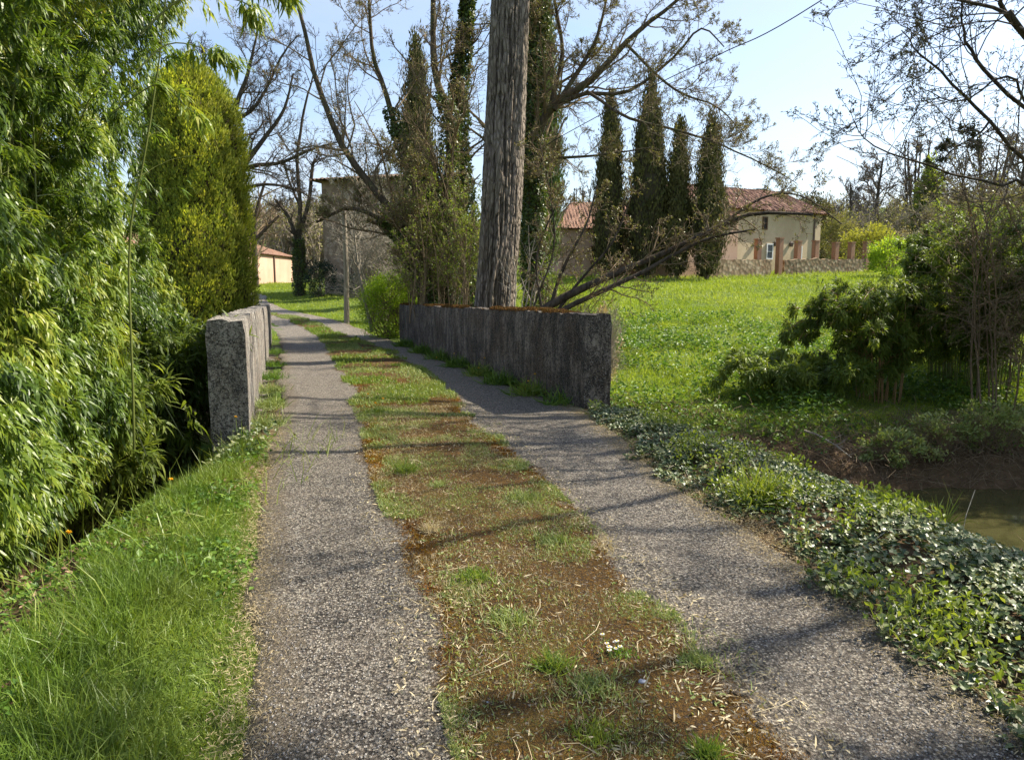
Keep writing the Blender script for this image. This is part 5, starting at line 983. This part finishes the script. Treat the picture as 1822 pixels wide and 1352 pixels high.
# dandelions along the right wall with their leaves
def wallfoot(s_, off): x = .87+BD[0]*s_-BN[0]*off; y = 8.78+BD[1]*s_-BN[1]*off; return np.array([x, y, float(zroad(y))+.01])
for k, (s_, of, n_, lb) in enumerate(((.55, .12, 90, 'small weeds at the near foot of the right bridge wall'), (1.5, .2, 230, 'dandelion leaves nearest the end of the right wall'), (2.9, .22, 260, 'dandelion leaves second along the foot of the right wall'), (4.2, .22, 260, 'dandelion leaves third along the foot of the right wall'),
                          (5.9, .2, 300, 'leafy weeds at the middle of the foot of the right wall'), (7.8, .2, 300, 'leafy weeds past the middle of the foot of the right wall'), (9.8, .2, 300, 'weeds near the far part of the foot of the right wall'), (12.4, .2, 340, 'weeds at the far end of the foot of the right wall'))):
    tuft(lb, 0, 0, int(n_*1.4), .26, .3, 'grass' if k in (1, 3) else 'nettle', .014, 'weeds along the right bridge wall', pos=wallfoot(s_, of), name='wall_weed', up=.7)
for k, (s_, of, h, lb) in enumerate(((1.35, .22, .3, 'yellow dandelion tallest at the near end of the right wall'), (1.4, .3, .2, 'yellow dandelion just below the tallest at the near end of the right wall'), (3.7, .3, .34, 'yellow dandelion on a long stalk midway along the right wall'), (3.9, .35, .16, 'short yellow dandelion midway along the right wall'), (6.0, .3, .25, 'yellow dandelion farther along the right wall'), (7.0, .45, .1, 'low yellow dandelion at the road edge by the right wall'))):
    flower('dandelion', lb, wallfoot(s_, of), h, 'dandelions along the right wall', (.05, -.03))
for k, (u_, v_, h, lb) in enumerate(((668, 725, .05, 'yellow flower on the green tuft in the strip, left one'), (682, 718, .06, 'yellow flower on the green tuft in the strip, right one'), (655, 708, .05, 'yellow flower just behind the green tuft in the strip'), (645, 622, .05, 'yellow flower on the far part of the strip'))):
    flower('dandelion', lb, on_road(u_, v_), h, 'yellow flowers on the strip')
for (x_, y_, h, lb) in ((-2.46, 3.95, .2, 'orange yellow dandelion on the left bank by the bamboo'), (-2.42, 5.1, .14, 'yellow dandelion in the left verge grass'), (-2.62, 6.9, .34, 'yellow dandelion against the near end of the left wall')):
    flower('dandelion', lb, (x_, y_, gz(x_, y_)), h, 'dandelions on the left verge')
c0 = on_road(1105, 1165)
for k in range(9):
    q = c0+[R.uniform(-.07, .07), R.uniform(-.08, .09), 0]; flower('daisy', 'white daisy in the small clump beside the blue grey pebble', q, R.uniform(.035, .06), 'daisies in the foreground clump')
tuft('low green leaves under the white daisies', 1105, 1165, 160, .03, .08, 'nettle', .01)
for k in range(8):
    q = on_road(R.uniform(640, 700), R.uniform(690, 725)); flower('daisy', 'white daisy beside the yellow flowers on the far strip', q, .07, 'daisies by the yellow flowers')
# pebbles
for (u_, v_, sz, lb) in ((1143, 1215, .016, 'blue grey pebble beside the daisies'), (868, 1252, .01, 'small dark pebble on the moss in the foreground')):
    a = Acc(); n_ = 10; th, ph = np.meshgrid(np.linspace(0, math.pi, 8), np.arange(n_)*2*math.pi/n_, indexing='ij'); r_ = sz*(1+.15*np.sin(ph*3+th*2)); V = np.stack([r_*np.sin(th)*np.cos(ph)*1.2, r_*np.sin(th)*np.sin(ph), r_*np.cos(th)*.6], -1)
    i, j = np.meshgrid(np.arange(7), np.arange(n_), indexing='ij'); q = i*n_+j; q2 = i*n_+(j+1) % n_; a.add(V, np.stack([q, q2, q2+n_, q+n_], -1).reshape(-1, 4))
    if 'pebble' not in M: M['pebble'] = NT('pebble_stone').fin((.2, .22, .28), .6)
    o = a.build('pebble', M['pebble'], smooth=True); o.location = tuple(on_road(u_, v_)+[0, 0, sz*.3]); tag(o, lb, 'pebble')
# left wall foot: weeds and ivy leaves at the near corner
def lwf(s_, off): x = -2.66+BD[0]*s_+BN[0]*off; y = 7.35+BD[1]*s_+BN[1]*off; return np.array([x, y, float(zroad(y))+.01])
for (s_, n_, lb) in ((.3, 260, 'weeds at the near foot of the left bridge wall'), (1.6, 220, 'weeds second along the foot of the left wall'), (3.2, 240, 'light green weeds third along the foot of the left wall'), (5.0, 200, 'weeds midway along the foot of the left wall'), (7.5, 240, 'weeds in the far half of the foot of the left wall'), (11, 240, 'tall weeds near the far end of the foot of the left wall')):
    tuft(lb, 0, 0, int(n_*1.5), .17, .28, 'dull_weed' if s_ < 4 else 'nettle', .008, 'weeds along the left bridge wall', pos=lwf(s_, .14), name='wall_weed', up=.8)
a = Acc(); n = 260; x = R.uniform(-3.0, -2.3, n); y = R.uniform(6.2, 7.3, n); P = gpt(x, y, .0)+np.stack([0*x, 0*x, R.random(n)*.16+.02], 1); nr = unit(rdir(n)*.6+[.2, -.3, 1]); stamp(a, IVY[0], IVY[1], P, np.cross(nr, rdir(n)), nr, R.uniform(.02, .05, n)); stufftag(a.build('corner_ivy', M['ivy']))
# floating twigs on the water are left out; reeds hang at the near bank
rebase(wl); rebase(wr)
